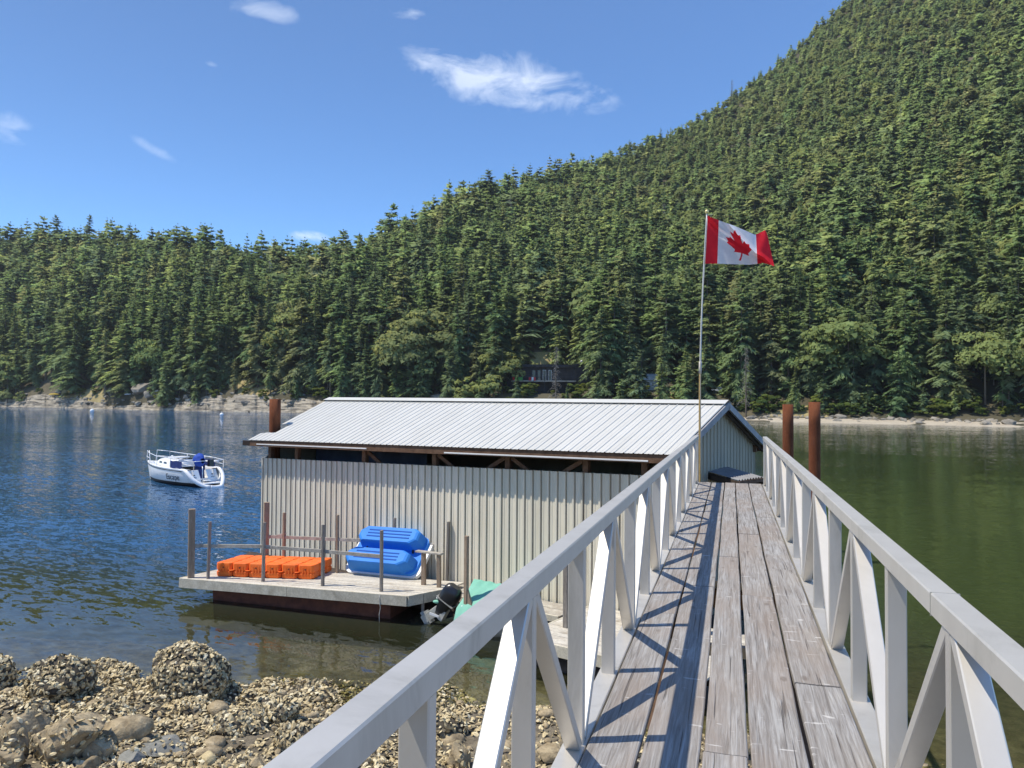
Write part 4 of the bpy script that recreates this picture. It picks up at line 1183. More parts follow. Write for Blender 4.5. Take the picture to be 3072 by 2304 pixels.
def back_y(px, b=2.0):
    """photo row of the float's back edge in column px"""
    q = np.array([px_of(swm(a, b, 0)) for a in np.linspace(-0.5, 8, 120)])
    return float(np.interp(px, q[:, 0], q[:, 1]))
def fpost(px, pybase, pytop, w, t, mat, name='fence_post', b=None, lean=0.0, diamond=False, par=SW):
    """post whose foot shows at (px, pybase) on the float deck; b: distance back from the front edge when its foot is hidden"""
    base = hitd(px, pybase); ZB = base[2]
    depth = (base - EYE) @ F0
    top = dep(px + lean, pytop, depth)
    ax = (fdw, fnw, ZU)
    if diamond: ax = ((fdw + fnw) / 1.4142, (fnw - fdw) / 1.4142, ZU)
    m = MB(); m.bbox(((base[0]), base[1], (ZB - 0.2 + top[2]) / 2), (w, t, top[2] - ZB + 0.2), ax, 0.006)
    m.v = [tuple(np.array(v) + (np.array([top[0] - base[0], top[1] - base[1], 0]) * ((v[2] - ZB) / (top[2] - ZB)))) for v in m.v]
    return m.build(name, mat, par), base, top
fpost(573, 1733, 1527, 0.155, 0.155, 'post_brown', 'corner_post', diamond=True, lean=3)
fpost(624, 1736, 1565, 0.04, 0.09, 'post_grey', lean=6)
fpost(789, 1744, 1567, 0.05, 0.09, 'post_grey', lean=5)
fpost(968, 1757, 1574, 0.055, 0.09, 'post_grey', lean=2)
fpost(1144, 1774, 1591, 0.055, 0.09, 'post_grey', lean=1)
fpost(797, back_y(797), 1507, 0.14, 0.14, 'post_brown', 'corner_post', diamond=True, lean=3)
fpost(851, back_y(851), 1538, 0.06, 0.09, 'post_brown', lean=2)
fpost(1012, back_y(1012), 1545, 0.06, 0.09, 'post_brown', lean=1)
fpost(1183, back_y(1183, 2.5), 1554, 0.06, 0.09, 'post_grey', lean=1)
fpost(1341, 1736, 1565, 0.06, 0.09, 'post_grey', lean=5)
def frail(p, q, za, mat='weathered_board', off=0.0, h=0.085, name='fence_rail'):
    """rail between two photo points lying at heights za over the deck level"""
    a = p; b = q
    m = MB(); m.bar(a, b, 0.035, h, (0, 0, 1), 0.004); return m.build(name, mat, SW)
def onfence(px, py, base_py):
    base = hitd(px, base_py); return dep(px, py, (base - EYE) @ F0)
frail(onfence(583, 1637, 1733), onfence(785, 1640, 1744) + fnw * 0.05, 0)
frail(onfence(785, 1641, 1744) + fnw * 0.05, onfence(968, 1655, 1757) + fnw * 0.05, 0)
frail(onfence(966, 1655, 1757) + fnw * 0.05, onfence(1146, 1671, 1774) + fnw * 0.05, 0)
frail(onfence(797, 1609, back_y(797)), onfence(1080, 1621, back_y(1080)), 0)
frail(onfence(1180, 1628, back_y(1180, 2.55)), onfence(1346, 1640, 1730), 0)
# a broken end of rail lying askew
frail(onfence(797, 1616, back_y(797)), onfence(858, 1600, back_y(858)), 0, h=0.05)
# bench of two stubby posts and a top board
BN = thing('bench_frame', hitd(1295, 1758), 'low frame of two posts and a top board at the swim float\'s right end', 'bench')
o1, b1, t1 = fpost(1271, 1755, 1660, 0.10, 0.09, 'post_brown', 'leg', par=BN)
o2, b2, t2 = fpost(1317, 1762, 1663, 0.09, 0.09, 'post_brown', 'leg', par=BN)
dv = (t2 - t1); dv[2] = 0; dv /= np.linalg.norm(dv)
m = MB(); m.bar(t1 - dv * 0.22 + ZU * 0.03, t2 + dv * 0.10 + ZU * 0.02, 0.14, 0.04, (0, 0, 1), 0.004); m.build('top_board', 'weathered_board', BN)
# short stake nailed to the side of the float, and the loose line hanging off the front
m = MB(); st_ = dep(1269, 1768, (hitd(1268, 1778) - EYE) @ F0 - 0.05); m.bbox((st_[0], st_[1], 0.35), (0.06, 0.05, 0.55), None, 0.004); m.build('stake', 'post_grey', SW)
q0 = hitd(1143, 1781) - fnw * 0.06
LN = MB(); LN.tube([q0 + ZU * 0.02, q0 - ZU * 0.12 - fnw * 0.03, q0 - ZU * 0.30 + fdw * 0.02, q0 - ZU * 0.46 - fdw * 0.01, q0 - ZU * 0.64], 0.008, 6)
tag(LN.build('mooring_line', 'rope'), 'thin frayed rope hanging down the front of the swim float', 'rope')
# grey cleat pipe and rail-off on the far side of the float behind the orange raft
m = MB(); c_ = swm(1.0, 2.1, 0.2); m.bar(c_ - fdw * 0.2, c_ + fdw * 0.35, 0.06, 0.08, (0, 0, 1), 0.004)
m.tube([c_ + fdw * (-0.05 + 0.09 * math.cos(a)) + ZU * (0.02 + 0.09 * math.sin(a)) - fnw * 0.05 for a in np.linspace(0, 3.2, 8)], 0.012, 6); tag(m.build('boarding_ladder', 'weathered_board'), 'grey ladder top at the back edge of the swim float behind the orange raft', 'ladder')

# landing float under the end of the gangway, and the walkway along the wall
def vg(l, w):
    p = B(l, w, 0); return (p @ R0, p @ F0)
LF = dock('landing_float', 'plank landing float below the gangway, against the boathouse wall', [vg(-1.6, -2.45), vg(2.1, -2.45), vg(2.1, 0.28), vg(-1.6, 0.28)], lambda x, y, dz: cw(x, y, ZD + dz), (RD @ R0, RD @ F0), [(0, 1, 0.22), (1, 1, 0.22)], pw=0.19)
WK = dock('walkway', 'narrow dark plank walkway along the foot of the boathouse wall', [vg(2.40, -0.60), vg(6.9, -0.60), vg(6.9, 0.28), vg(2.40, 0.28)], lambda x, y, dz: cw(x, y, 0.46 + dz), (RD @ R0, RD @ F0), [(0, 1, 0.14)], 'weathered_board', pw=0.22)
for l in (2.5, 3.9, 5.3, 6.7):
    p = B(l, -0.5, 0.2); m = MB(); m.bar(B(l, -0.75, 0.20), B(l, 0.3, 0.20), 0.16, 0.16); m.build('bearer', 'timber_dark', WK)
m = MB(); m.tube([B(2.4, -0.55, -0.02), B(6.95, -0.55, -0.02)], 0.2, 12); m.build('float_log', 'timber_dark', WK)
m = MB(); m.tube([B(-1.6, -2.0, -0.05), B(2.0, -2.0, -0.05)], 0.3, 12); m.tube([B(-1.6, -0.8, -0.05), B(2.0, -0.8, -0.05)], 0.3, 12); m.build('float_log', 'timber_dark', LF)
def ppost(px, ytop, depth, w, zb, mat, name, label, brace=None):
    top = dep(px, ytop, depth)
    o = thing(name, (top[0], top[1], zb), label, 'post')
    m = MB(); m.bbox((top[0], top[1], (top[2] + zb) / 2), (w, w, top[2] - zb), (RD, SD, ZU), 0.006); m.build('shaft', mat, o)
    if brace is not None:
        m = MB(); m.bar(np.array([top[0], top[1], zb + 1.25]), np.array([top[0], top[1], zb + 0.1]) + brace, 0.05, 0.11); m.build('brace', mat, o)
    return top
ppost(1400, 1608, 16.4, 0.085, -0.3, 'post_brown', 'dock_post', 'tall brown post with a slanting brace between the outboard motor and the green tarp', RD * -0.45)
ppost(1699, 1690, 15.1, 0.10, 0.3, 'post_grey', 'dock_post', 'grey post on the landing float seen through the left truss of the gangway')
# coil of line hung on the wall by that post
cp = B(1.25, 0.22, 1.15)
m = MB()
for k in range(4):
    m.tube([cp + RD * (0.13 + 0.012 * k) * math.cos(a) + ZU * (0.19 + 0.015 * k) * math.sin(a) + SD * (-0.03 * k) for a in np.linspace(0, 6.3, 15)], 0.014, 6)
tag(m.build('rope_coil', 'rope'), 'coil of pale rope hung on the boathouse wall beside the landing float', 'rope')

# ------------------------------------------------------------------ orange modular raft on the swim float
a0 = hitd(645, 1730); a1 = hitd(940, 1740)
rx = (a1 - a0); rlen = np.linalg.norm(rx); rx = rx / rlen
ry = np.cross(nd3, rx)
CW_, CD_, CH_ = rlen / 6, 0.44, 0.345
RF = thing('modular_raft', a0, 'raft of bright orange plastic float cubes lying on the swim float', 'raft')
def cube_mesh():
    """one float cube: waisted sides with rounded corner ribs and coupling lugs"""
    m = MB()
    w, d, h = CW_ * 0.985, CD_ * 0.985, CH_
    def ring(z, inset):
        pts = []
        c = 0.055
        for (sx, sy) in ((1, -1), (1, 1), (-1, 1), (-1, -1)):
            X = sx * (w / 2 - inset); Y = sy * (d / 2 - inset)
            q = [(X, Y - sy * c), (X - sx * c, Y)]
            if sx * sy > 0: pts += [q[0], q[1]]
            else: pts += [q[1], q[0]]
        return [(x, y, z) for x, y in pts]
    lv = [(0.0, 0.025), (0.02, 0.008), (0.12, 0.004), (0.135, 0.022), (0.165, 0.022), (0.18, 0.004), (h - 0.04, 0.004), (h - 0.01, 0.007), (h, 0.016)]
    R_ = [ring(z, i) for z, i in lv]
    n = 8
    vs = [p for r in R_ for p in r]
    fs = [(i * n + k, i * n + (k + 1) % n, (i + 1) * n + (k + 1) % n, (i + 1) * n + k) for i in range(len(R_) - 1) for k in range(n)]
    fs += [tuple(range(n - 1, -1, -1)), tuple((len(R_) - 1) * n + k for k in range(n))]
    m.add(vs, fs)
    # raised panels on the front face either side of a recessed slot
    for sy in (-1, 1):
        for dx in (-0.075, 0.0, 0.075):
            m.box((dx, sy * (d / 2 - 0.006), 0.20), (0.035, 0.022, 0.17))
    return m
cme = cube_mesh().mesh('float_cube'); cme.materials.append(MATS['orange_plastic'])
hole = MB(); hole.tube([(0, -CD_ / 2 - 0.006, 0.235), (0, -CD_ / 2 + 0.02, 0.235)], 0.020, 8)
hme = hole.mesh('bolt_hole'); hme.materials.append(MATS['rust_dark'])
lug = MB(); lug.tube([(CW_ / 2, -CD_ / 2 + 0.02, 0.155), (CW_ / 2, -CD_ / 2 + 0.02, 0.175)], 0.065, 10)
lme = lug.mesh('coupling_lug'); lme.materials.append(MATS['orange_plastic'])
rz = math.atan2(rx[1], rx[0])
for j in range(3):
    for i in range(6):
        p = a0 + rx * (CW_ * (i + 0.5)) + ry * (CD_ * (j + 0.5)) + nd3 * (0.006 + random.uniform(0, 0.006))
        o = link('float_cube', cme, None, RF, p); o.rotation_euler = Matrix((rx, ry, nd3)).transposed().to_euler()
        if j == 0:
            h_ = bpy.data.objects.new('bolt_hole', hme); COL.objects.link(h_); h_.parent = o
            if i < 5:
                l_ = bpy.data.objects.new('coupling_lug', lme); COL.objects.link(l_); l_.parent = o

# ------------------------------------------------------------------ blue pedal boat tipped on its side against the back rail
pb0 = at(1040, 1719, 0.53); pb1 = at(1240, 1739, 0.57)
pu = pb1 - pb0; PL = np.linalg.norm(pu); pu /= PL
pback = np.array([-pu[1], pu[0], 0]); 
if pback @ F0 < 0: pback = -pback
el = rad(44)
pv = pback * math.cos(el) + ZU * math.sin(el)          # up the leaning hull
pn = np.cross(pu, pv)                                   # out of the hull's bottom, to the viewer
if pn @ F0 > 0: pn = -pn
PB = thing('pedal_boat', pb0, 'blue and white plastic pedal boat tipped on its side with its twin hulls showing', 'pedal boat')
def PBP(u, v, n): return pb0 + pu * u + pv * v + pn * n + ZU * 0.06
PW = 1.27
def slab(poly, n0, n1, shrink, mat, name, rows=None):
    """rounded plate: outline in (u,v), rising from n0 to n1 while shrinking"""
    c = np.mean(poly, 0)
    rows = rows or [(0, 0), (1, shrink)]
    m = MB(); P = []
    for f, s in rows:
        n = n0 + (n1 - n0) * f
        P.append([PBP(*(c + (np.array(p) - c) * (1 - s) + 0 * c), n) for p in poly])
    k = len(poly)
    vs = [p for r in P for p in r]
    fs = [(i * k + q, i * k + (q + 1) % k, (i + 1) * k + (q + 1) % k, (i + 1) * k + q) for i in range(len(P) - 1) for q in range(k)]
    fs += [tuple(range(k - 1, -1, -1)), tuple((len(P) - 1) * k + q for q in range(k))]
    m.add(vs, fs)
    return m.build(name, mat, PB)
def rrect(u0, v0, u1, v1, r, n=5):
    pts = []
    for cx, cy, a in ((u1 - r, v0 + r, -90), (u1 - r, v1 - r, 0), (u0 + r, v1 - r, 90), (u0 + r, v0 + r, 180)):
        for k in range(n + 1):
            t = rad(a + 90 * k / n); pts.append((cx + r * math.cos(t), cy + r * math.sin(t)))
    return pts
slab(rrect(-0.12, -0.02, PL + 0.12, PW + 0.02, 0.22), -0.16, -0.02, 0, 'white_plastic', 'deck_moulding', [(0, 0.05), (0.3, 0.0), (1, 0.0)])
slab(rrect(-0.05, 0.03, PL + 0.04, PW - 0.04, 0.20), -0.02, 0.05, 0, 'blue_plastic', 'hull_plate', [(0, 0.0), (1, 0.02)])
for v0, v1, du in ((0.04, 0.54, 0.0), (0.71, 1.22, 0.06)):
    poly = [(0.10 + du, v0), (PL - 0.28 + du, v0), (PL - 0.05, v0 + 0.14), (PL - 0.05, v1 - 0.10), (PL - 0.26 + du, v1), (0.12 + du, v1), (-0.06 + du, v1 - 0.16), (-0.06 + du, v0 + 0.18)]
    h = slab(poly, 0.05, 0.40, 0.16, 'blue_plastic', 'pontoon', [(0, 0.0), (0.25, 0.015), (0.80, 0.07), (0.93, 0.11), (1, 0.17)])
    for k in range(3):                                  # moulded grooves along each hull
        vv = v0 + (v1 - v0) * (0.32 + 0.19 * k)
        m = MB(); m.bar(PBP(0.32 + du, vv, 0.402), PBP(PL - 0.42 + du, vv, 0.402), 0.03, 0.016, pn); m.build('groove_rib', 'blue_groove', PB)
for u_ in (0.32, PL - 0.30):                            # black rudder and paddle gear in the tunnel
    m = MB(); m.bar(PBP(u_, 0.66, 0.05), PBP(u_ + 0.05, 0.80, 0.24), 0.05, 0.02, pn); m.bar(PBP(u_ + 0.10, 0.70, 0.05), PBP(u_ + 0.02, 0.78, 0.20), 0.03, 0.02, pn); m.build('paddle_gear', 'black_rubber', PB)
m = MB(); m.tube([PBP(PL + 0.02, 0.2, -0.15), PBP(PL + 0.2, 0.1, -0.35), PBP(PL + 0.12, -0.05, -0.40), PBP(PL - 0.25, 0.0, -0.3)], 0.014, 7); m.build('hand_rail', 'stainless', PB)
m = MB(); m.ball(PBP(PL - 0.12, PW - 0.12, -0.16), 0.22, 12, 8, (1.0, 1.0, 0.7)); m.build('seat_back', 'white_plastic', PB)

# ------------------------------------------------------------------ skiff under a green tarp, its outboard tilted up
sk_s = cw(-0.95, 17.0); sk_b = cw(0.36, 16.42)         # stern (left) and bow, on the water
sx_ = (sk_b - sk_s); SL = np.linalg.norm(sx_); sx_ /= SL
sy_ = np.array([-sx_[1], sx_[0], 0])
SK = thing('covered_skiff', (sk_s + sk_b) / 2, 'small aluminium skiff covered with a pale green tarp, moored behind the gangway rail', 'boat')
P = []
for i in range(13):
    q = i / 12; bw = 0.66 * (1 - max(0, (q - 0.45) / 0.55) ** 2.2); sh = 0.42 + 0.22 * q ** 2
    row = []
    for (f, zf_) in ((-1.0, sh), (-0.94, 0.12), (-0.7, -0.08), (0, -0.12 + 0.2 * q ** 3), (0.7, -0.08), (0.94, 0.12), (1.0, sh)):
        row.append(sk_s + sx_ * SL * q + sy_ * bw * f + ZU * zf_)
    P.append(row)
m = MB(); m.grid(P); m.add(P[0], [tuple(range(7))]); m.build('hull', 'engine_grey', SK)
P = []
for i in range(33):
    q = i / 32; bw = 0.74 * (1 - max(0, (q - 0.45) / 0.55) ** 2.2) + 0.03
    row = []
    for j in range(17):
        f = -1 + j / 8
        rise = (0.56 - 0.10 * q) * (1 - abs(f) ** 1.25) * (0.95 + 0.05 * math.sin(q * 7.0 + 0.5)) * np.clip((q + 0.06) * 9, 0.62, 1)
        z = 0.50 + 0.20 * q ** 2 + rise + 0.020 * abs(math.sin(q * 14 + f * 2.2)) * (1 - abs(f) * 0.5) + 0.008 * math.sin(q * 41 - f * 9)
        if abs(f) > 0.9: z -= 0.20 + 0.05 * math.sin(q * 23)
        row.append(sk_s + sx_ * (SL * (q * 1.0) + 0.05) + sy_ * bw * f * (1 if abs(f) < 0.9 else 1.05) + ZU * z)
    P.append(row)
m = MB(); m.grid(P); m.build('tarp', 'green_tarp', SK)
m = MB(); m.bar(sk_s + sx_ * 0.02 - sy_ * 0.6 + ZU * 0.40, sk_s + sx_ * 0.02 + sy_ * 0.6 + ZU * 0.40, 0.05, 0.14); m.build('transom', 'timber_brown', SK)
m = MB(); m.tube([sk_s - sy_ * 0.62 + sx_ * 0.15 + ZU * 0.62, sk_s - sy_ * 0.66 + sx_ * 0.45 + ZU * 0.28], 0.022, 7); m.build('tarp_pole', 'white_plastic', SK)
# outboard: black cowl leaning up and in, grey leg swung out to the left
ob = sk_s - sx_ * 0.46 + ZU * 0.52 - sy_ * 0.25
OB = thing('outboard_motor', ob, 'black outboard motor tilted up on the stern of the tarp-covered skiff', 'outboard motor')
ou = (ZU * 0.86 + sx_ * 0.50); ou /= np.linalg.norm(ou)         # axis of the powerhead
of = np.cross(sy_, ou)                                           # forward across the engine
if of @ sx_ < 0: of = -of
def OP(a, b, c): return ob + of * a + sy_ * b + ou * c
P = []
for (c, hw, hl, off) in ((-0.30, 0.09, 0.10, 0.0), (-0.10, 0.13, 0.15, 0.0), (0.05, 0.165, 0.20, 0.01), (0.10, 0.175, 0.22, 0.02), (0.30, 0.17, 0.225, 0.03), (0.42, 0.14, 0.19, 0.02), (0.47, 0.09, 0.12, 0.01)):
    P.append([OP(off + hl * math.copysign(abs(math.cos(t)) ** 0.6, math.cos(t)), hw * math.copysign(abs(math.sin(t)) ** 0.6, math.sin(t)), c) for t in np.linspace(0, 6.2832, 17)[:-1]])
P = np.array(P); Pc = np.swapaxes(P, 0, 1)
m = MB(); m.grid(Pc, True, True); m.add([p for p in P[-1]], [tuple(range(16))]); cw_o = m.build('cowling', 'black_paint', OB)
m = MB(); m.box(OP(0.02, 0, 0.085), (0.47, 0.365, 0.02), (of, sy_, ou)); m.build('cowl_seam', 'engine_grey', OB)
ax_l = (-sx_ * 0.80 - ZU * 0.60); ax_l /= np.linalg.norm(ax_l)
lg0 = OP(-0.05, 0, -0.20)
m = MB(); m.bar(lg0, lg0 + ax_l * 0.52, 0.09, 0.20, ZU, 0.01); m.build('leg', 'engine_grey', OB)
m = MB(); m.box(lg0 + ax_l * 0.34, (0.30, 0.20, 0.016), (np.cross(sy_, ax_l), sy_, ax_l)); m.build('cavitation_plate', 'engine_grey', OB)
m = MB(); m.tube([lg0 + ax_l * 0.46 - np.cross(sy_, ax_l) * 0.20, lg0 + ax_l * 0.46 + np.cross(sy_, ax_l) * 0.18], [0.055, 0.04], 10); m.build('gearcase', 'engine_grey', OB)
pr_ = lg0 + ax_l * 0.46 - np.cross(sy_, ax_l) * 0.22
for k in range(3):
    a = 2.1 * k; d_ = sy_ * math.cos(a) + ax_l * math.sin(a); e_ = np.cross(np.cross(sy_, ax_l), d_)
    m = MB(); m.add([pr_ + d_ * 0.03 - e_ * 0.03, pr_ + d_ * 0.13 - e_ * 0.06, pr_ + d_ * 0.15 + e_ * 0.03, pr_ + d_ * 0.03 + e_ * 0.03], [(0, 1, 2, 3)]); m.build('propeller_blade', 'stainless', OB)
m = MB(); m.box(OP(0.10, 0, -0.25), (0.11, 0.20, 0.24), (of, sy_, ou)); m.build('clamp_bracket', 'engine_grey', OB)
m = MB(); m.bar(OP(0.06, -0.12, -0.30), lg0 + ax_l * 0.24 - sy_ * 0.12 + ZU * 0.05, 0.02, 0.05); m.bar(OP(0.06, 0.12, -0.30), lg0 + ax_l * 0.24 + sy_ * 0.12 + ZU * 0.05, 0.02, 0.05); m.build('tilt_link', 'white_plastic', OB)
m = MB(); m.ball(OP(-0.15, -0.10, -0.05), 0.07, 10, 7, (1.5, 0.8, 0.6)); m.build('green_rag', 'green_tarp', OB)
m = MB(); m.ball(OP(-0.19, -0.08, 0.02), 0.032, 10, 7); m.build('badge', 'white_plastic', OB)

# ------------------------------------------------------------------ sailboat at anchor (mast unstepped)
bs = at(647, 1461, 0); bb = at(468, 1440, 0)
hd = bb - bs; hd /= np.linalg.norm(hd)
SB = thing('sailboat', (bs[0], bs[1], 0), 'white mastless sailboat with blue canvas riding at anchor on the blue water', 'sailboat', absolute=False, rz=math.atan2(hd[1], hd[0]))
LOA, BM = 7.1, 1.22
SB.scale = (0.95, 0.95, 0.95)
def beam(x): 
    q = x / LOA
    return BM * (0.86 + 0.14 * math.sin(min(q / 0.45, 1) * math.pi / 2)) * (1 - max(0, (q - 0.42) / 0.58) ** 2.3)
def sheer(x):
    base = 0.98 + 0.22 * (x / LOA) ** 1.6
    if x < 1.5:
        q = x / 1.5; q = q ** 1.15; q = q * q * (3 - 2 * q)
        return 0.03 + (base - 0.03) * q
    return base
def keel(x): return -0.35 + 0.25 * max(0, 1 - x / 1.8) + 0.40 * max(0, (x - 5.2) / 1.9) ** 2
xs = list(np.linspace(0, 1.7, 10)) + list(np.linspace(2.0, 6.6, 16)) + [6.85, 7.02, 7.1]
SEC = [0.0, 0.12, 0.30, 0.45, 0.6, 0.75, 0.88, 1.0]
def section(x, s, side):
    """point on the hull side at height fraction s"""
    b = beam(x) if x < LOA - 0.01 else 0.02
    z0, z1 = keel(x), sheer(x)
    zfull = 0.98 + 0.22 * (x / LOA) ** 1.6
    z = z0 + (z1 - z0) * s
    f = (z - z0) / (zfull - z0)
    y = b * (1 - (1 - f) ** 2.6) ** 0.75
    rake = 0.32 * f * (x / LOA) ** 6
    return (x + rake - 0.06 * (1 - x / 1.7) * (s if x < 1.7 else 0), side * y, z)
m = MB()
for side in (-1, 1):
    P = [[section(x, s, side) for s in SEC] for x in xs]
    m.grid(P)
# the transom plate closing the stern below the platform
Pt = [section(0, s, -1) for s in SEC] + [section(0, s, 1) for s in reversed(SEC)]
m.add(Pt, [tuple(range(len(Pt)))])
hull = m.build('hull', 'gelcoat_side', SB)
# rounded white bulwark rim sweeping down round the open stern
for side in (-1, 1):
    pts = [np.array(section(x, 1.0, side)) for x in xs[:-1]]
    m = MB(); m.tube(pts, [0.125 if x < 1.4 else (0.09 if x < 1.8 else 0.035) for x in xs[:-1]], 8); m.build('rim', 'gelcoat_white', SB)
    m = MB(); m.tube([p * np.array([1, 1.005, 1]) - np.array([0, 0, 0.10]) for p in pts[9:]], 0.022, 6); m.build('rub_strip', 'boot_black', SB)
    # black boot top at the waterline
    P = [[tuple(np.array(section(x, s, side)) + np.array([0, side * 0.006, 0])) for s in np.linspace(*[max(0.0, (zz - keel(x)) / (sheer(x) - keel(x))) for zz in (-0.12, 0.22)], 4)] for x in xs[2:-1]]
    m = MB(); m.grid(P); m.build('boot_stripe', 'boot_black', SB)
yr = section(0, 1.0, 1)[1]; m = MB(); m.tube([(-0.05, y, 0.03 - 0.05 * (1 - (y / yr) ** 2)) for y in np.linspace(-yr, yr, 9)], 0.125, 8); m.build('stern_rim', 'gelcoat_white', SB)
# deck, cabin trunk, cockpit
P = [[(section(x, 1, -1)[0], y * beam(min(x, LOA - 0.02)) * 0.99, sheer(x) + 0.05 * (1 - y * y)) for y in np.linspace(-1, 1, 9)] for x in np.linspace(3.0, 7.05, 14)]
m = MB(); m.grid(P); m.build('foredeck', 'gelcoat_white', SB)
for side in (-1, 1):
    P = [[(x, side * beam(x) * f, sheer(x) + (0.02 if f > 0.7 else 0)) for f in (0.99, 0.84, 0.62)] for x in np.linspace(1.45, 3.05, 8)]
    m = MB(); m.grid(P); m.build('side_deck', 'gelcoat_white', SB)
    P = [[(x, side * beam(x) * 0.62, z) for z in (sheer(x), 0.38)] for x in np.linspace(1.2, 3.05, 6)]
    m = MB(); m.grid(P); m.build('cockpit_side', 'gelcoat_white', SB)
m = MB(); m.box((2.1, 0, 0.40), (1.9, 1.5, 0.06)); m.build('cockpit_sole', 'gelcoat_white', SB)
m = MB(); m.box((0.72, 0, 0.20), (0.75, 1.45, 0.05)); m.build('swim_platform', 'gelcoat_white', SB)
for y0, y1 in ((-1.0, -0.28), (0.22, 1.0)):              # reverse transom either side of the walk-through
    m = MB(); m.add([(1.10, y0, 0.24), (1.10, y1, 0.24), (1.48, y1, 0.95), (1.48, y0, 0.95), (1.60, y1, 0.95), (1.60, y0, 0.95)], [(0, 1, 2, 3), (3, 2, 4, 5)]); tp = m.build('transom_panel', 'gelcoat_white', SB)
    c = (y0 + y1) / 2
    for dz, wd in ((0.66, 0.16), (0.52, 0.26)):
        m = MB(); m.box((1.10 + 0.38 * (dz - 0.24) / 0.71 - 0.012, c, dz), (0.01, wd, 0.035 if dz < 0.6 else 0.055), None); m.build('transom_lettering', 'house_slate', SB)
m = MB(); m.add([(1.52, -0.28, 0.30), (1.52, 0.22, 0.30), (1.62, 0.22, 0.98), (1.62, -0.28, 0.98)], [(0, 1, 2, 3)]); m.build('companion_cloth', 'navy_canvas', SB)
m = MB(); m.box((0.95, -0.02, 0.33), (0.28, 0.42, 0.06)); m.build('boarding_step', 'gelcoat_white', SB)
def trunk_sec(x):
    q = (x - 3.0) / 3.1
    w = 0.80 * (1 - 0.55 * max(0, q) ** 1.6); h = 0.46 * (1 - 0.25 * q) * min(1.0, (1.03 - q) / 0.30)
    z0 = sheer(x) + 0.02
    return [(x, -w, z0), (x, -w * 0.90, z0 + h * 0.72), (x, -w * 0.72, z0 + h * 0.95), (x, 0, z0 + h * 1.06), (x, w * 0.72, z0 + h * 0.95), (x, w * 0.90, z0 + h * 0.72), (x, w, z0)]
P = [trunk_sec(x) for x in np.linspace(3.0, 6.15, 14)]
m = MB(); m.grid(P); m.add(P[0], [tuple(range(7))]); m.build('cabin_trunk', 'gelcoat_white', SB)
for side in (-1, 1):
    for xa, xb in ((4.1, 4.55), (4.75, 5.2)):
        def tp_(x, f):
            s = trunk_sec(x); a = np.array(s[0 if side < 0 else 6]); b = np.array(s[1 if side < 0 else 5]); return a + (b - a) * f + np.array([0, side * 0.012, 0])
        m = MB(); m.add([tp_(xa, 0.42), tp_(xb, 0.42), tp_(xb - 0.06, 0.80), tp_(xa + 0.06, 0.80)], [(0, 1, 2, 3)]); m.build('window', 'dark_glass', SB)
m = MB(); m.box((3.9, 0, 1.62), (0.9, 0.9, 0.05)); m.build('hatch', 'gelcoat_white', SB)
m = MB(); m.tube([(4.7, 0.1, 1.58), (4.62, 0.0, 1.66), (4.5, -0.1, 1.60)], 0.05, 7); m.build('deck_fitting', 'stainless', SB)
# sprayhood hoop and canvas
P = [[(x, 0.92 * math.cos(a), 1.05 + (0.50 + 0.14 * (3.6 - x)) * math.sin(a)) for a in np.linspace(0.12, math.pi - 0.12, 11)] for x in (2.95, 3.2, 3.5)]
m = MB(); m.grid(P); m.build('sprayhood', 'gelcoat_white', SB)
for side in (-1, 1):                                     # navy weather cloths between the stanchions
    m = MB(); m.grid([[(x, side * (beam(x) - 0.04), z + 0.02 * math.sin(x * 9)) for z in (1.08, 1.3, 1.52)] for x in np.linspace(1.75, 2.95, 8)]); m.build('weather_cloth', 'navy_canvas', SB)
    m = MB(); m.tube([(1.3, side * 1.05, 1.42), (2.9, side * 1.12, 1.36)], 0.045, 8); m.build('grab_tube', 'rail_white', SB)
P = []
for i in range(11):
    q = i / 10; x = 1.35 + 0.75 * q; r_ = 0.36 * math.sin(math.pi * min(max(q, 0.05), 0.97)) ** 0.5
    P.append([(x + 0.04 * math.sin(a * 3), r_ * math.cos(a) * (1 + 0.1 * math.sin(5 * a + i)), 1.52 + r_ * 1.15 * math.sin(a) * (1 + 0.12 * math.sin(3 * a + i * 2))) for a in np.linspace(0, 6.283, 15)])
m = MB(); m.grid(P); m.build('sail_bundle', 'blue_canvas', SB)
m = MB(); m.grid([[(1.70 + 0.03 * math.sin(y * 12), y, z) for z in (0.9, 1.2, 1.5)] for y in np.linspace(-0.42, 0.30, 9)]); m.build('wheel_cover', 'navy_canvas', SB)
m = MB(); m.box((1.35, -0.55, 1.35), (0.22, 0.3, 0.42)); m.build('kicker_motor', 'black_paint', SB)
# rails
def srail(name, pts, r=0.022): m = MB(); m.tube(pts, r, 6); m.build(name, 'rail_white', SB)
for side in (-1, 1):
    srail('lifeline', [(6.1, side * 0.72, 1.85), (4.6, side * 1.10, 1.72), (2.9, side * 1.18, 1.66), (1.6, side * 1.10, 1.62)])
    for x in (2.9, 4.6): srail('stanchion', [(x, side * (beam(x) - 0.04), sheer(x)), (x, side * (beam(x) - 0.04), 1.70)], 0.018)
    srail('pulpit_rail', [(6.0, side * 0.68, 1.13), (6.05, side * 0.70, 1.86), (6.9, side * 0.34, 1.92), (7.0, side * 0.30, 1.22)])
    srail('pulpit_rail', [(6.03, side * 0.69, 1.50), (7.0, side * 0.33, 1.55)], 0.018)
    srail('stern_rail', [(0.75, side * 1.0, 0.95), (0.70, side * 1.02, 1.55), (1.75, side * 1.10, 1.62)])
    srail('stern_rail', [(0.72, side * 1.02, 1.28), (1.75, side * 1.10, 1.36)], 0.018)
srail('bow_rail', [(7.25, 0, 1.90), (7.15, 0.0, 1.24)])
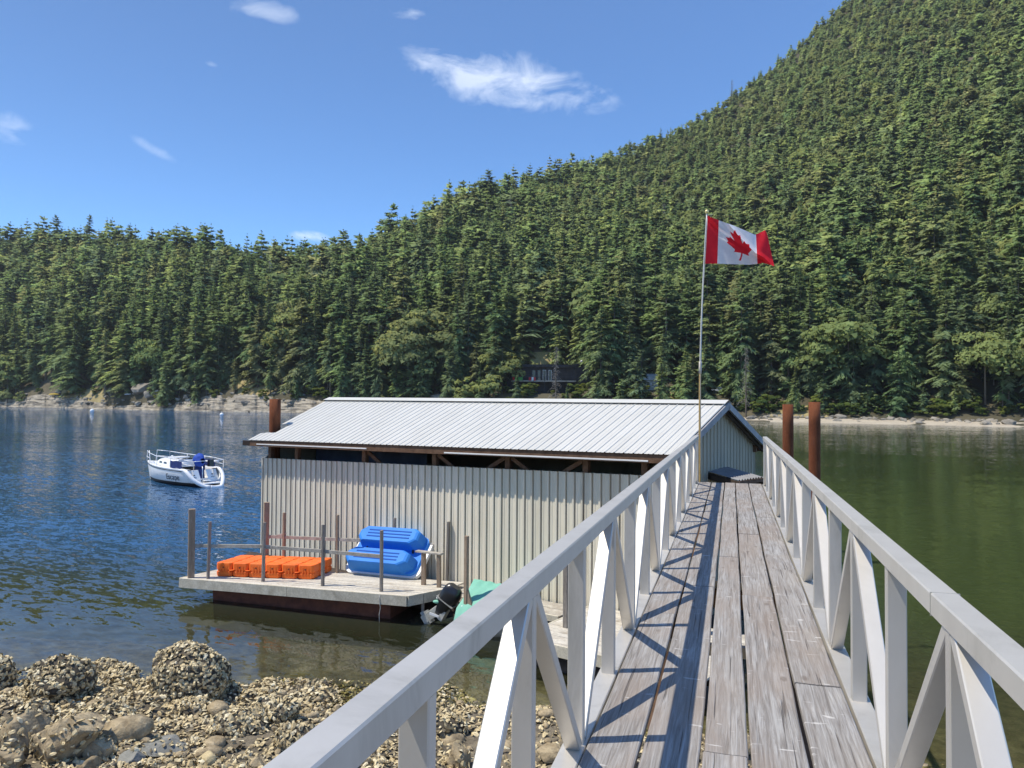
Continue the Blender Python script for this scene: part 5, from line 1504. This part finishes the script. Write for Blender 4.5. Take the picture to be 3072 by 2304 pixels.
srail('stern_rail', [(0.70, -1.02, 1.55), (0.62, -0.85, 1.56), (0.62, -0.30, 1.56)])
srail('stern_rail', [(0.70, 1.02, 1.55), (0.62, 0.85, 1.56), (0.62, 0.30, 1.56)])
m = MB(); m.tube([(0.40, 0.62, 0.25), (0.42, 0.62, 1.25)], 0.03, 6); m.build('ladder_rail', 'stainless', SB)
# the name on the port quarter (towards the shore), painted in script
fc = bpy.data.curves.new('name_text', 'FONT'); fc.body = 'Escape'; fc.size = 0.52; fc.shear = 0.35; fc.extrude = 0.003; fc.align_x = 'CENTER'
fo = bpy.data.objects.new('tmp', fc); COL.objects.link(fo)
dg = bpy.context.evaluated_depsgraph_get()
tme = bpy.data.meshes.new_from_object(fo.evaluated_get(dg)); bpy.data.objects.remove(fo)
# wrap the lettering on to the hull side
co = np.array([v.co[:] for v in tme.vertices])
out = []
for x, y, z in co:
    X = 2.75 - x; Z = 0.36 + y
    s = (Z - keel(X)) / (sheer(X) - keel(X)); p = section(X, s, 1)
    out.append((X, p[1] + 0.016 + z, Z))
out = np.array(out)
sidesgn = 1
tme.vertices.foreach_set('co', out.astype(np.float32).ravel()); tme.update()
NAME_OBJ = link('name_lettering', tme, 'house_slate', SB)

# ------------------------------------------------------------------ mooring buoys
for (px, py, lab) in ((276, 1233, 'white mooring buoy left of the sailboat near the far rocks'), (665, 1244, 'white mooring buoy between the sailboat and the far rocks')):
    p = at(px, py + 3, 0)
    m = MB(); s = 0.42 * np.linalg.norm(p - EYE) / 180
    m.ball((p[0], p[1], 0.55 * s), s, 16, 10); b_ = m.build('mooring_buoy', 'buoy_white'); tag(b_, lab, 'buoy', 'white mooring buoys')
    m = MB(); m.tube([(p[0] + s * 0.3 * math.cos(a), p[1], 1.55 * s + s * 0.3 * math.sin(a)) for a in np.linspace(0, 3.14, 7)], s * 0.07, 6); m.build('lifting_ring', 'stainless', b_)

# ------------------------------------------------------------------ flagpole and flag at the end of the gangway
fb = dep(2100, 1437, 15.25); ft = dep(2120.5, 640, 15.25)
FP = thing('flagpole', fb, 'slender bent flagpole lashed to the end post of the gangway', 'flagpole')
def polept(q): return fb + (ft - fb) * q + R0 * (-0.055 * math.sin(q * math.pi)) 
m = MB(); m.tube([polept(q) for q in np.linspace(-0.08, 0.43, 12)], [0.026 - 0.005 * q for q in np.linspace(0, 1, 12)], 8); m.build('lower_shaft', 'bamboo', FP)
m = MB(); m.tube([polept(q) for q in np.linspace(0.40, 1.0, 14)], [0.018 - 0.005 * q for q in np.linspace(0, 1, 14)], 8); m.build('upper_shaft', 'pole_white', FP)
m = MB(); m.tube([polept(0.395), polept(0.415), polept(0.44)], 0.029, 8); m.build('splice_lashing', 'rope', FP)
m = MB(); m.ball(ft + ZU * 0.035, 0.042, 12, 8); m.build('finial', 'brass', FP)
m = MB(); m.bar(ft + R0 * 0.02 - ZU * 0.03, ft + R0 * 0.12 - ZU * 0.02, 0.02, 0.02); m.tube([ft + R0 * 0.09 - ZU * 0.03, ft + R0 * 0.08 - ZU * 0.09], 0.006, 5); m.build('hoist_bracket', 'brass', FP)
m = MB(); m.tube([polept(q) - F0 * 0.036 + R0 * 0.012 * math.sin(q * 9) for q in np.linspace(0.02, 0.98, 20)], 0.004, 5); m.build('halyard', 'rope', FP)

LEAF = [(0, .42), (.058, .31), (.128, .345), (.098, .135), (.185, .228), (.205, .178), (.300, .190), (.268, .105), (.315, .055), (.150, -.095), (.168, -.165), (.014, -.142), (.020, -.36)]
LEAF = [(x, y + 0.0) for x, y in LEAF] + [(-x, y) for x, y in reversed(LEAF[1:])]
def inside(x, y):
    c = False; n = len(LEAF); j = n - 1
    for i in range(n):
        xi, yi = LEAF[i]; xj, yj = LEAF[j]
        if (yi > y) != (yj > y) and x < (xj - xi) * (y - yi) / (yj - yi) + xi: c = not c
        j = i
    return c
NS, NTt = 168, 84
top_u = [0, .25, .45, .62, .75, .86, .94, 1.0]; top_x = [2, 42, 88, 125, 148, 165, 178, 184]; top_y = [645, 662, 678, 694, 704, 697, 690, 700]
bot_x = [-3, 38, 88, 128, 152, 172, 190, 206]; bot_y = [791, 791, 793, 794, 792, 789, 793, 799]
V = []
sc = 15.25 / F_PX
for i in range(NS + 1):
    s = i / NS
    for j in range(NTt + 1):
        q = j / NTt
        tx, ty, bx, by = (np.interp(s, top_u, a) for a in (top_x, top_y, bot_x, bot_y))
        e = 0.02 * (s > 0.985) * math.sin(q * 70) * 12
        px = 2117 + bx * (1 - q) + tx * q + e * 1.2; py = by * (1 - q) + ty * q
        # folds: a hanging crease from the upper hoist corner, rolling waves towards the fly
        off = 0.19 * math.sin(s * 6.2 + q * 1.9 - 0.6) * (0.25 + s) + 0.10 * math.exp(-((q - (0.93 - 0.75 * s)) / 0.07) ** 2) * math.exp(-((s - 0.2) / 0.35) ** 2) - 0.42 * math.exp(-((s + 0.62 * q - 0.98) / 0.05) ** 2) * s + 0.035 * math.sin(s * 30 + q * 8) * max(0, 0.35 - q) * 2 + 0.06 * math.sin(s * 16 - q * 5) * max(0.0, s - 0.7) * 3
        V.append(dep(px, py, 15.25 + off))
V = np.array(V); idx = np.arange((NS + 1) * (NTt + 1)).reshape(NS + 1, NTt + 1)
Fq = np.stack([idx[:-1, :-1], idx[1:, :-1], idx[1:, 1:], idx[:-1, 1:]], -1).reshape(-1, 4)
mi = []
for i in range(NS):
    for j in range(NTt):
        s = (i + .5) / NS; q = (j + .5) / NTt
        mi.append(1 if (s < 0.235 or s > 0.765 or inside((s - 0.5 + 0.03 * math.sin(q * 7 + s * 4)) * 1.75 + (q - 0.5) * 0.10, q - 0.45 + 0.03 * math.sin(s * 11))) else 0)
fo = raw_mesh('flag', V - V.mean(0), Fq, ['flag_white', 'flag_red'], None, V.mean(0), True, matidx=mi)
tag(fo, 'red and white maple leaf flag streaming from the flagpole', 'flag')

# ------------------------------------------------------------------ oyster beach: boulders, stones, shells
def shells(P, Nn, size, tints, seed):
    """cupped oval shells at points P, lying along normals Nn"""
    r = np.random.default_rng(seed)
    n = len(P)
    k = 7
    up = Nn + r.normal(0, 0.62, (n, 3)); up /= np.linalg.norm(up, axis=1)[:, None]
    a = np.cross(up, r.normal(0, 1, (n, 3))); a /= np.linalg.norm(a, axis=1)[:, None]
    b = np.cross(up, a)
    th = np.arange(k) * 6.2832 / k
    rr = r.uniform(0.75, 1.2, (n, k))
    el_ = r.uniform(0.5, 0.75, n)
    rim = P[:, None] + a[:, None] * (np.cos(th)[None] * rr * size[:, None])[..., None] + b[:, None] * (np.sin(th)[None] * rr * size[:, None] * el_[:, None])[..., None] + up[:, None] * (r.uniform(-0.18, 0.22, (n, k)) * size[:, None])[..., None]
    apex = P + up * (size * r.uniform(0.22, 0.5, n))[:, None] + a * (size * 0.3)[:, None]
    V = np.concatenate([rim, apex[:, None]], 1).reshape(-1, 3)
    base = (np.arange(n) * (k + 1))[:, None]
    T = np.stack([np.stack([base[:, 0] + i, base[:, 0] + (i + 1) % k, base[:, 0] + k], -1) for i in range(k)], 1).reshape(-1, 3)
    return V, T, np.repeat(tints, k + 1)
def beach_hit(px, py):
    d = ray(px, py); d = d / (d @ F0)
    ys_ = np.linspace(5, 22, 700)
    P = EYE[None] + d[None] * ys_[:, None]
    z = bed(P @ R0, P @ F0)
    k = np.argmax(P[:, 2] < z)
    return P[k]
def boulder(px, pyb, w, h, mat, label, seed, shell=0.0, cat='boulder', grp=None, name='boulder', flat=1.0, rough=0.16, ns=None):
    p = beach_hit(px, pyb)
    dist_ = np.linalg.norm(p - EYE)
    W, Hh = w * dist_ / F_PX * (0.84 if shell > 150 else 0.86), h * dist_ / F_PX / 0.92 * (0.76 if shell > 150 else 0.9)
    bm = bmesh.new(); bmesh.ops.create_icosphere(bm, subdivisions=4, radius=1.0)
    r = np.random.default_rng(seed)
    co = np.array([v.co[:] for v in bm.verts])
    fc_ = [[v.index for v in f.verts] for f in bm.faces]
    bm.free()
    n1 = fbm(co[:, 0] + co[:, 2] * 0.7, co[:, 1] - co[:, 2] * 0.6, 3, seed, 1.5)
    n2 = fbm(co[:, 0] * 1.3 + 5, co[:, 1] + co[:, 2], 3, seed + 3, 5.0)
    planes = r.normal(0, 1, (7 if shell > 150 else 12, 3)); planes /= np.linalg.norm(planes, axis=1)[:, None]
    q = co * (1 + rough * n1 + rough * 0.35 * n2)[:, None]
    for pl in planes:                                   # a few flat fractured faces
        dd_ = q @ pl - (r.uniform(0.72, 0.95) if shell > 150 else r.uniform(0.5, 0.85)); q = q - np.clip(dd_, 0, None)[:, None] * pl
    n3 = fbm(co[:, 0] * 1.1 - co[:, 2], co[:, 1] + co[:, 2] * 1.4, 3, seed + 7, 11.0)
    q = q * (1 + 0.035 * n3)[:, None]
    q[:, 2] = np.where(q[:, 2] < -0.45, -0.45 + (q[:, 2] + 0.45) * 0.3, q[:, 2])
    q = q * np.array([W / 2, W / 2 * 0.85, Hh * 0.66 * flat])
    c = p + F0 * W * 0.30 + ZU * (Hh * 0.66 * 0.40)
    q = q @ np.array([R0, F0, ZU])
    o = raw_mesh(name, q, np.array(fc_), [mat], None, c, True)
    tag(o, label, cat, grp)
    if shell > 0:
        F3 = np.array(fc_); A = q[F3[:, 0]]; Bv = q[F3[:, 1]]; Cv = q[F3[:, 2]]
        nn_ = np.cross(Bv - A, Cv - A); ar = np.linalg.norm(nn_, axis=1) / 2; nn_ /= (2 * ar)[:, None]
        cnt = int(ar.sum() * shell)
        pick = r.choice(len(F3), cnt, p=ar / ar.sum())
        uu = r.uniform(0, 1, (cnt, 2)); f = uu.sum(1) > 1; uu[f] = 1 - uu[f]
        P = A[pick] + (Bv - A)[pick] * uu[:, :1] + (Cv - A)[pick] * uu[:, 1:]
        ok = P[:, 2] > -Hh * 0.35
        P = P[ok]; Nq = nn_[pick][ok]
        sz = r.uniform(0.026, 0.058, len(P)) * (ns or 1)
        tn = np.clip(r.normal(0.60, 0.24, len(P)), 0, 1)
        V, T, tt_ = shells(P + Nq * 0.012, Nq, sz, tn, seed)
        so = raw_mesh('oyster_shells', V, T, ['oyster_shell'], o, c, False, tt_, kind='stuff')
    return o
bl = [
 (535, 2112, 255, 170, 'boulder_dark', 'large rounded boulder thickly crusted with oysters, standing in the water\'s edge', 1, 300),
 (145, 2104, 192, 125, 'boulder_dark', 'dark oyster-crusted boulder, second largest, left of the big rounded one', 2, 260),
 (-14, 2080, 80, 95, 'boulder_dark', 'oyster-crusted boulder cut off by the left edge of the picture', 3, 260),
 (303, 2012, 70, 26, 'boulder_dark', 'low oyster clump awash between the two large boulders', 4, 420),
 (346, 2046, 105, 42, 'boulder_dark', 'oyster hummock touching the left foot of the big rounded boulder', 5, 380),
 (690, 2078, 60, 28, 'boulder_dark', 'oyster clump awash just right of the big rounded boulder', 6, 420),
 (742, 2106, 46, 32, 'boulder_dark', 'small round oyster clump in the shallows, nearest the shore', 7, 420),
 (800, 2080, 60, 18, 'boulder_dark', 'small flat oyster clump farthest out in the shallows', 8, 420),
 (815, 2162, 150, 64, 'boulder_dark', 'oyster-crusted hummock at the tide line beside the gangway rail', 9, 380),
 (85, 2165, 100, 50, 'boulder_dark', 'dark oyster hummock in front of the second largest boulder', 10, 330),
 (300, 2190, 150, 55, 'boulder_dark', 'dark oyster hummock above the flat-faced tan boulder', 11, 360),
 (560, 2150, 140, 40, 'boulder_dark', 'low oyster hummock in front of the big rounded boulder', 12, 380),
 (700, 2210, 170, 60, 'boulder_dark', 'broad oyster hummock halfway down the beach', 13, 380),
 (870, 2250, 130, 70, 'boulder_dark', 'shaggy dark hummock of oysters against the gangway rail', 14, 360),
 (1330, 2215, 150, 70, 'boulder_dark', 'oyster hummock seen under the gangway rail', 15, 360),
 (48, 2268, 140, 100, 'boulder_tan', 'tan boulder spotted with barnacles at the left edge of the beach', 16, 90),
 (160, 2296, 215, 112, 'boulder_tan', 'flat-faced tan boulder with a shell-crusted right side', 17, 60),
 (285, 2290, 100, 75, 'boulder_tan', 'rounded tan boulder right of the flat-faced one', 18, 70),
 (15, 2320, 75, 60, 'boulder_tan', 'boulder in the bottom left corner of the picture', 19, 60),
 (262, 2318, 62, 34, 'boulder_tan', 'smooth tan stone at the bottom edge right of the flat-faced boulder', 20, 0),
 (385, 2300, 100, 32, 'stone_grey', 'flat blue-grey stone slab at the bottom of the beach', 21, 40),
 (470, 2268, 150, 28, 'stone_grey', 'long blue-grey slab lying behind the ochre stone', 22, 60),
 (605, 2306, 78, 36, 'stone_ochre', 'bright ochre stone at the bottom edge of the beach', 23, 0),
 (760, 2312, 60, 30, 'boulder_tan', 'small tan stone between the ochre stone and the rail', 24, 0),
 (1378, 2312, 100, 78, 'boulder_tan', 'rounded tan boulder seen between the uprights of the gangway', 25, 40),
 (1660, 2290, 120, 36, 'boulder_tan', 'low tan stone on the sand under the gangway', 26, 0),
]
for (px, pyb, w, h, mt_, lab, sd_, shl) in bl:
    boulder(px, pyb, w, h, mt_, lab, sd_, shl * 1.5, rough=0.20 if shl > 200 else 0.14)
def oyster_bed():
    r = np.random.default_rng(5)
    n = 42000
    xc = r.uniform(-10.5, 5.5, n); yc = r.uniform(6.6, 14.6, n)
    yw = np.interp(xc, WX, WY)
    dn = fbm(xc, yc, 4, 81, 1.6)
    keep = (yc < yw + 0.5 + 0.4 * dn) & ((dn > -0.30) | (r.uniform(0, 1, n) < 0.45))
    keep &= ~((xc > -0.6) & (yc < yw - 0.9 + 0.5 * dn) & (r.uniform(0, 1, n) > 0.22))
    xc, yc, dn = xc[keep], yc[keep], dn[keep]
    z = bed(xc, yc) + 0.015 + np.clip(dn, 0, 1) * 0.10 * r.uniform(0, 1, len(xc))
    P = R0[None] * xc[:, None] + F0[None] * yc[:, None] + ZU[None] * z[:, None]
    Nq = np.tile(ZU, (len(P), 1)) + r.normal(0, 0.35, (len(P), 3))
    V, T, tt_ = shells(P, Nq, r.uniform(0.024, 0.062, len(P)), np.clip(r.normal(0.55, 0.26, len(P)), 0, 1), 6)
    o = raw_mesh('oyster_bed', V, T, ['oyster_shell'], tint=tt_, kind='stuff')
    tag(o, 'bed of cream and grey oyster shells covering the beach', 'oysters')
    # cobbles lying among the shells
    n = 1500
    xc = r.uniform(-9.5, 6.5, n); yc = r.uniform(6.3, 13.2, n)
    k = (yc < np.interp(xc, WX, WY) + 0.6)
    xc, yc = xc[k], yc[k]
    bm = bmesh.new(); bmesh.ops.create_icosphere(bm, subdivisions=2, radius=1.0)
    co = np.array([v.co[:] for v in bm.verts]); fc_ = np.array([[v.index for v in f.verts] for f in bm.faces]); bm.free()
    Vs, Ts = [], []
    for i in range(len(xc)):
        s = 0.03 * math.exp(r.normal(0, 0.6))
        q = co * (1 + 0.22 * fbm(co[:, 0] * 1.7 + i, co[:, 1] + co[:, 2] * 1.3, 2, i % 17, 1.6))[:, None] * s * np.array([1.3, 1.0, 0.65]) * r.uniform(0.8, 1.3, 3)
        a = r.uniform(0, 6.28); ca, sa = math.cos(a), math.sin(a)
        q = np.stack([q[:, 0] * ca - q[:, 1] * sa, q[:, 0] * sa + q[:, 1] * ca, q[:, 2]], -1)
        Vs.append(q + R0 * xc[i] + F0 * yc[i] + ZU * (bed(xc[i], yc[i]) + 0.2 * s)); Ts.append(fc_ + i * len(co))
    o = raw_mesh('beach_cobbles', np.concatenate(Vs), np.concatenate(Ts), ['boulder_tan'], smooth=True, kind='stuff')
    tag(o, 'small tan cobbles scattered among the oyster shells', 'cobbles')
oyster_bed()

# ------------------------------------------------------------------ things on the far shore
def fbase(u, t): return far_pt(u, t)
def axes_at(u, rot=0.0):
    a = math.atan((u - 1536) / F_PX)
    f = F0 * math.cos(a) + R0 * math.sin(a); x = R0 * math.cos(a) - F0 * math.sin(a)
    c, s = math.cos(rot), math.sin(rot)
    return x * c + f * s, f * c - x * s
def px2m(u, t, px): return px * (np.interp(u, U_T, D0_T) + t) / F_PX
def house_main():
    u, t = 1640, 24
    c0 = fbase(u, t); x, f = axes_at(u, 0.08)
    d = np.interp(u, U_T, D0_T) + t
    zpx = lambda py: H_EYE + (hor_y(u) - py) / F_PX * d
    k = d / F_PX
    t_ = thing('waterside_house', c0, 'long charcoal waterside house with a wide deck among the firs of the far shore', 'house')
    z0 = zpx(1178)
    def bx(u0, u1, y0, y1, dep0, dep1, mat, name, par=None):
        a = (u0 - u) * k; b = (u1 - u) * k
        m = MB(); m.box(c0 * np.array([1, 1, 0]) + x * (a + b) / 2 + f * (dep0 + dep1) / 2 + ZU * (zpx(y0) + zpx(y1)) / 2, (b - a, dep1 - dep0, abs(zpx(y0) - zpx(y1))), (x, f, ZU)); return m.build(name, mat, par or t_)
    bx(1522, 1722, 1180, 1102, 0, 9, 'house_charcoal', 'wall')
    bx(1514, 1730, 1102, 1094, -1.6, 10, 'house_charcoal', 'roof')
    bx(1720, 1766, 1182, 1092, -0.6, 8, 'house_charcoal', 'tower_wall')
    m = MB(); q = lambda uu, py, dd: c0 * np.array([1, 1, 0]) + x * (uu - u) * k + f * dd + ZU * zpx(py)
    m.add([q(1712, 1094, -1.8), q(1772, 1083, -1.8), q(1772, 1083, 9), q(1712, 1094, 9), q(1712, 1098, -1.8), q(1772, 1087, -1.8), q(1772, 1087, 9), q(1712, 1098, 9)], [(0, 1, 2, 3), (7, 6, 5, 4), (0, 4, 5, 1), (1, 5, 6, 2), (2, 6, 7, 3), (3, 7, 4, 0)]); m.build('tower_roof', 'house_charcoal', t_)
    for (a, b) in ((1596, 1606), (1612, 1622), (1628, 1638), (1645, 1655), (1740, 1752)):
        y0, y1 = (1142, 1110) if a < 1700 else (1118, 1100)
        w = bx(a, b, y0, y1, -0.10, -0.02, 'white_trim' if a in (1628, 1645) else 'house_slate', 'window'); bx(a + 1, b - 1, y0 - 1, y1 + 1, -0.14, -0.11, 'dark_glass', 'pane', w)
    bx(1533, 1724, 1146, 1142, -4.2, 0, 'weathered_board', 'deck')
    bx(1533, 1724, 1132, 1131, -4.2, -4.1, 'house_slate', 'deck_rail')
    for a in (1536, 1566, 1598, 1630, 1662, 1694, 1720): bx(a, a + 1.6, 1180, 1131, -4.2, -4.0, 'house_charcoal', 'deck_post')
    for (a, b, mt_) in ((1536, 1542, 'red_cloth'), (1544, 1566, 'green_cloth'), (1584, 1591, 'red_cloth'), (1592, 1598, 'white_trim'), (1599, 1604, 'red_cloth')):
        bx(a, b, 1143, 1133, -4.32, -4.24, mt_, 'banner')
    m = MB(); m.ball(q(1747, 1082, 2), 0.4, 10, 6); m.build('satellite_dish', 'white_trim', t_)
house_main()
def small_house(name, label, u, t, x0, x1, ybot, yeave, yridge, wall, roof, rot=0.0, wins=(), depth=6.0, cat='house', door=None):
    c0 = fbase(u, t); x, f = axes_at(u, rot)
    d = np.interp(u, U_T, D0_T) + t; k = d / F_PX
    zpx = lambda py: H_EYE + (hor_y(u) - py) / F_PX * d
    q = lambda uu, py, dd: c0 * np.array([1, 1, 0]) + x * (uu - u) * k + f * dd + ZU * zpx(py)
    t_ = thing(name, c0, label, cat)
    m = MB(); m.box((q(x0, ybot, 0) + q(x1, yeave, depth)) / 2, ((x1 - x0) * k, depth, zpx(yeave) - zpx(ybot) + 1.5), (x, f, ZU)); m.build('wall', wall, t_)
    m = MB(); e = 2
    m.add([q(x0 - e, yeave, -0.6), q(x1 + e, yeave, -0.6), q(x1 + e, yridge, depth / 2), q(x0 - e, yridge, depth / 2), q(x1 + e, yeave, depth + 0.6), q(x0 - e, yeave, depth + 0.6)], [(0, 1, 2, 3), (3, 2, 4, 5), (0, 3, 5), (1, 4, 2)]); m.build('roof', roof, t_)
    for (a, b, y0, y1) in wins:
        m = MB(); m.box((q(a, y0, -0.06) + q(b, y1, -0.02)) / 2, ((b - a) * k, 0.10, zpx(y1) - zpx(y0)), (x, f, ZU)); w = m.build('window', 'white_trim', t_)
        m = MB(); m.box((q(a + 1, y0 - 1, -0.14) + q(b - 1, y1 + 1, -0.10)) / 2, ((b - a - 2) * k, 0.05, zpx(y1 + 1) - zpx(y0 - 1)), (x, f, ZU)); m.build('pane', 'dark_glass', w)
small_house('cabin', 'small dark blue cabin with a grey roof above the charcoal house', 1537, 52, 1521, 1556, 1092, 1072, 1063, 'house_slate', 'metal_roof_pale', 0.1, ((1529, 1535, 1086, 1077), (1538, 1548, 1088, 1074)), cat='cabin')
small_house('garden_shed', 'pale grey shed higher up the clearing behind the charcoal house', 1592, 74, 1580, 1602, 1062, 1045, 1032, 'house_pale', 'metal_roof_pale', -0.2, (), 4.0, 'shed')
small_house('bungalow', 'pale-roofed bungalow half hidden by trunks between the dark house and the flagpole', 1938, 18, 1892, 1975, 1166, 1140, 1120, 'house_pale', 'metal_roof_pale', 0.15, ((1940, 1950, 1158, 1144), (1955, 1962, 1160, 1146), (1905, 1918, 1158, 1146)), 7.0)
# white pickup parked under the trees behind the boathouse gable
def pickup():
    u = 2156
    for t in np.arange(9, 40, 0.25):            # parked where the slope reaches the sight line
        if ground(u, t) >= H_EYE + (hor_y(u) - 1178) / F_PX * (np.interp(u, U_T, D0_T) + t): break
    c0 = fbase(u, t); x, f = axes_at(u, 0.1)
    t_ = thing('parked_pickup', c0, 'white pickup parked under the firs just right of the flagpole', 'pickup')
    q = lambda a, b, cc: c0 + x * a + f * b + ZU * cc
    m = MB(); 
    prof_ = [(-2.2, 0.45), (-2.2, 0.95), (-0.6, 1.0), (-0.35, 1.55), (0.75, 1.55), (1.15, 1.05), (2.2, 0.95), (2.25, 0.45)]
    vs = [q(a, b, cc) for b in (-0.85, 0.85) for a, cc in prof_]; n = len(prof_)
    m.add(vs, [tuple(range(n)), tuple(range(2 * n - 1, n - 1, -1))] + [(i, i + n, (i + 1) % n + n, (i + 1) % n) for i in range(n)]); m.build('body', 'white_trim', t_)
    m = MB(); m.add([q(-0.5, -0.87, 1.05), q(0.95, -0.87, 1.05), q(0.7, -0.87, 1.48), q(-0.3, -0.87, 1.48)], [(0, 1, 2, 3)]); m.build('side_window', 'dark_glass', t_)
    for a in (-1.4, 1.4):
        for b in (-0.8, 0.8):
            m = MB(); m.tube([q(a, b - 0.1, 0.36), q(a, b + 0.1, 0.36)], 0.36, 14); m.build('wheel', 'black_rubber', t_)
pickup()
# yellow kayak on a rack of two posts, and small boats drawn up on the rocks
def upturned(name, label, u, t, length, h, mat, cat, zadd=0.0):
    c0 = fbase(u, t); c0[2] += zadd; x, f = axes_at(u, random.uniform(-0.2, 0.2))
    o = thing(name, c0, label, cat)
    P = []
    for i in range(13):
        q = i / 12 * 2 - 1; w = h * 0.9 * (1 - q * q) ** 0.6 + 0.02
        P.append([c0 + x * q * length / 2 + f * w * math.cos(a) + ZU * (w * 0.9 * math.sin(a) + 0.15) for a in np.linspace(0, math.pi, 9)])
    m = MB(); m.grid(P); m.build('hull', mat, o)
    m = MB(); m.tube([c0 + x * q * length / 2 + f * 0 + ZU * (h * 0.83 * (1 - q * q) ** 0.6 + 0.17) for q in np.linspace(-0.95, 0.95, 9)], 0.05, 5); m.build('keel_strip', mat, o)
    return c0, x, f
c0, x, f = upturned('kayak', 'yellow kayak stored on the rocks at the far left shore', 163, 7.0, 4.6, 0.55, 'yellow_plastic', 'kayak', 2.6)
for dx in (2.6, 3.4):
    m = MB(); m.tube([c0 + x * dx + ZU * -4, c0 + x * dx + ZU * 0.9], 0.16, 8); o = m.build('dock_pile', 'timber_dark'); tag(o, '%s of two dark dock piles beside the yellow kayak' % ('left' if dx < 3 else 'right'), 'pile', 'dark dock piles by the kayak')
upturned('dinghy', 'white dinghy upside down under the firs above the far rocks', 386, 9.5, 3.2, 0.7, 'white_trim', 'dinghy', 0.1)
upturned('driftwood_log', 'pale log lying at the top of the grassy clearing on the far shore', 765, 27, 6.5, 0.45, 'dead_wood', 'log', 0.1)
# rocks of the far shore: big blocks on the ledges, boulder row at the top of the beach
rock_me = []
for s in range(5):
    bm = bmesh.new(); bmesh.ops.create_icosphere(bm, subdivisions=2, radius=1.0)
    co = np.array([v.co[:] for v in bm.verts]); fc_ = np.array([[v.index for v in f.verts] for f in bm.faces]); bm.free()
    r = np.random.default_rng(300 + s)
    q = co * (1 + 0.25 * fbm(co[:, 0] * 1.5 + s, co[:, 1] + co[:, 2], 3, s, 1.4))[:, None]
    for pl in r.normal(0, 1, (11, 3)):
        pl = pl / np.linalg.norm(pl); q = q - np.clip(q @ pl - r.uniform(0.45, 0.8), 0, None)[:, None] * pl
    o = raw_mesh('rock_source', q, fc_, ['far_boulder']); rock_me.append(o.data); bpy.data.objects.remove(o)
for k in range(170):
    u = rng.uniform(2240, 3110); t = rng.uniform(7.8, 12.8)
    if rng.uniform() < 0.2: t = rng.uniform(3, 9)
    p = far_pt(u, t, np.clip(t * 0.085, 0, 1.2)); s = 0.5 * math.exp(rng.normal(0, 0.40))
    o = link('shore_boulder', rock_me[k % 5], None, None, p + ZU * s * 0.25); o.scale = (s * 1.5, s * 1.2, s * 0.85); o.rotation_euler = (rng.uniform(-.3, .3), rng.uniform(-.3, .3), rng.uniform(0, 6.28))
    tag(o, 'pale boulder in the row along the top of the far sandy beach', 'boulder', 'boulders along the far sandy beach')
for k in range(130):
    u = rng.uniform(-40, 960); t = rng.uniform(3.5, 13)
    p = far_pt(u, t); p[2] = max(p[2], np.clip((t + 1) / 9.5, 0, 1) * 5.0 - 0.3); s = 0.7 * math.exp(rng.normal(0, 0.45))
    o = link('shore_boulder', rock_me[k % 5], None, None, p + ZU * s * 0.2); o.scale = (s * 1.7, s * 1.3, s * 0.9); o.rotation_euler = (rng.uniform(-.3, .3), rng.uniform(-.3, .3), rng.uniform(0, 6.28))
    tag(o, 'angular grey rock on the far ledges left of the boathouse', 'boulder', 'rocks on the far ledges left of the boathouse')
# thin summer haze between here and the mountain
def haze():
    m = MB(); m.box((0, 330, 300), (2600, 1100, 620), (R0, F0, ZU))
    m.v = [tuple(np.array(v)) for v in m.v]
    t = NT('haze_air')
    pv_ = t.n('ShaderNodeVolumePrincipled')
    pv_.inputs['Color'].default_value = (0.86, 0.92, 1.0, 1)
    pv_.inputs['Density'].default_value = HAZE
    pv_.inputs['Anisotropy'].default_value = 0.2
    t.L(pv_.outputs[0], t.out.inputs['Volume'])
    MATS['haze_air'] = t.m
    o = m.build('haze', 'haze_air', kind='stuff')
    tag(o, 'thin blue summer haze softening the far hillside', 'haze')
HAZE = 0.00009
haze()
for o in bpy.data.objects:
    if '_abs' in o: del o['_abs']
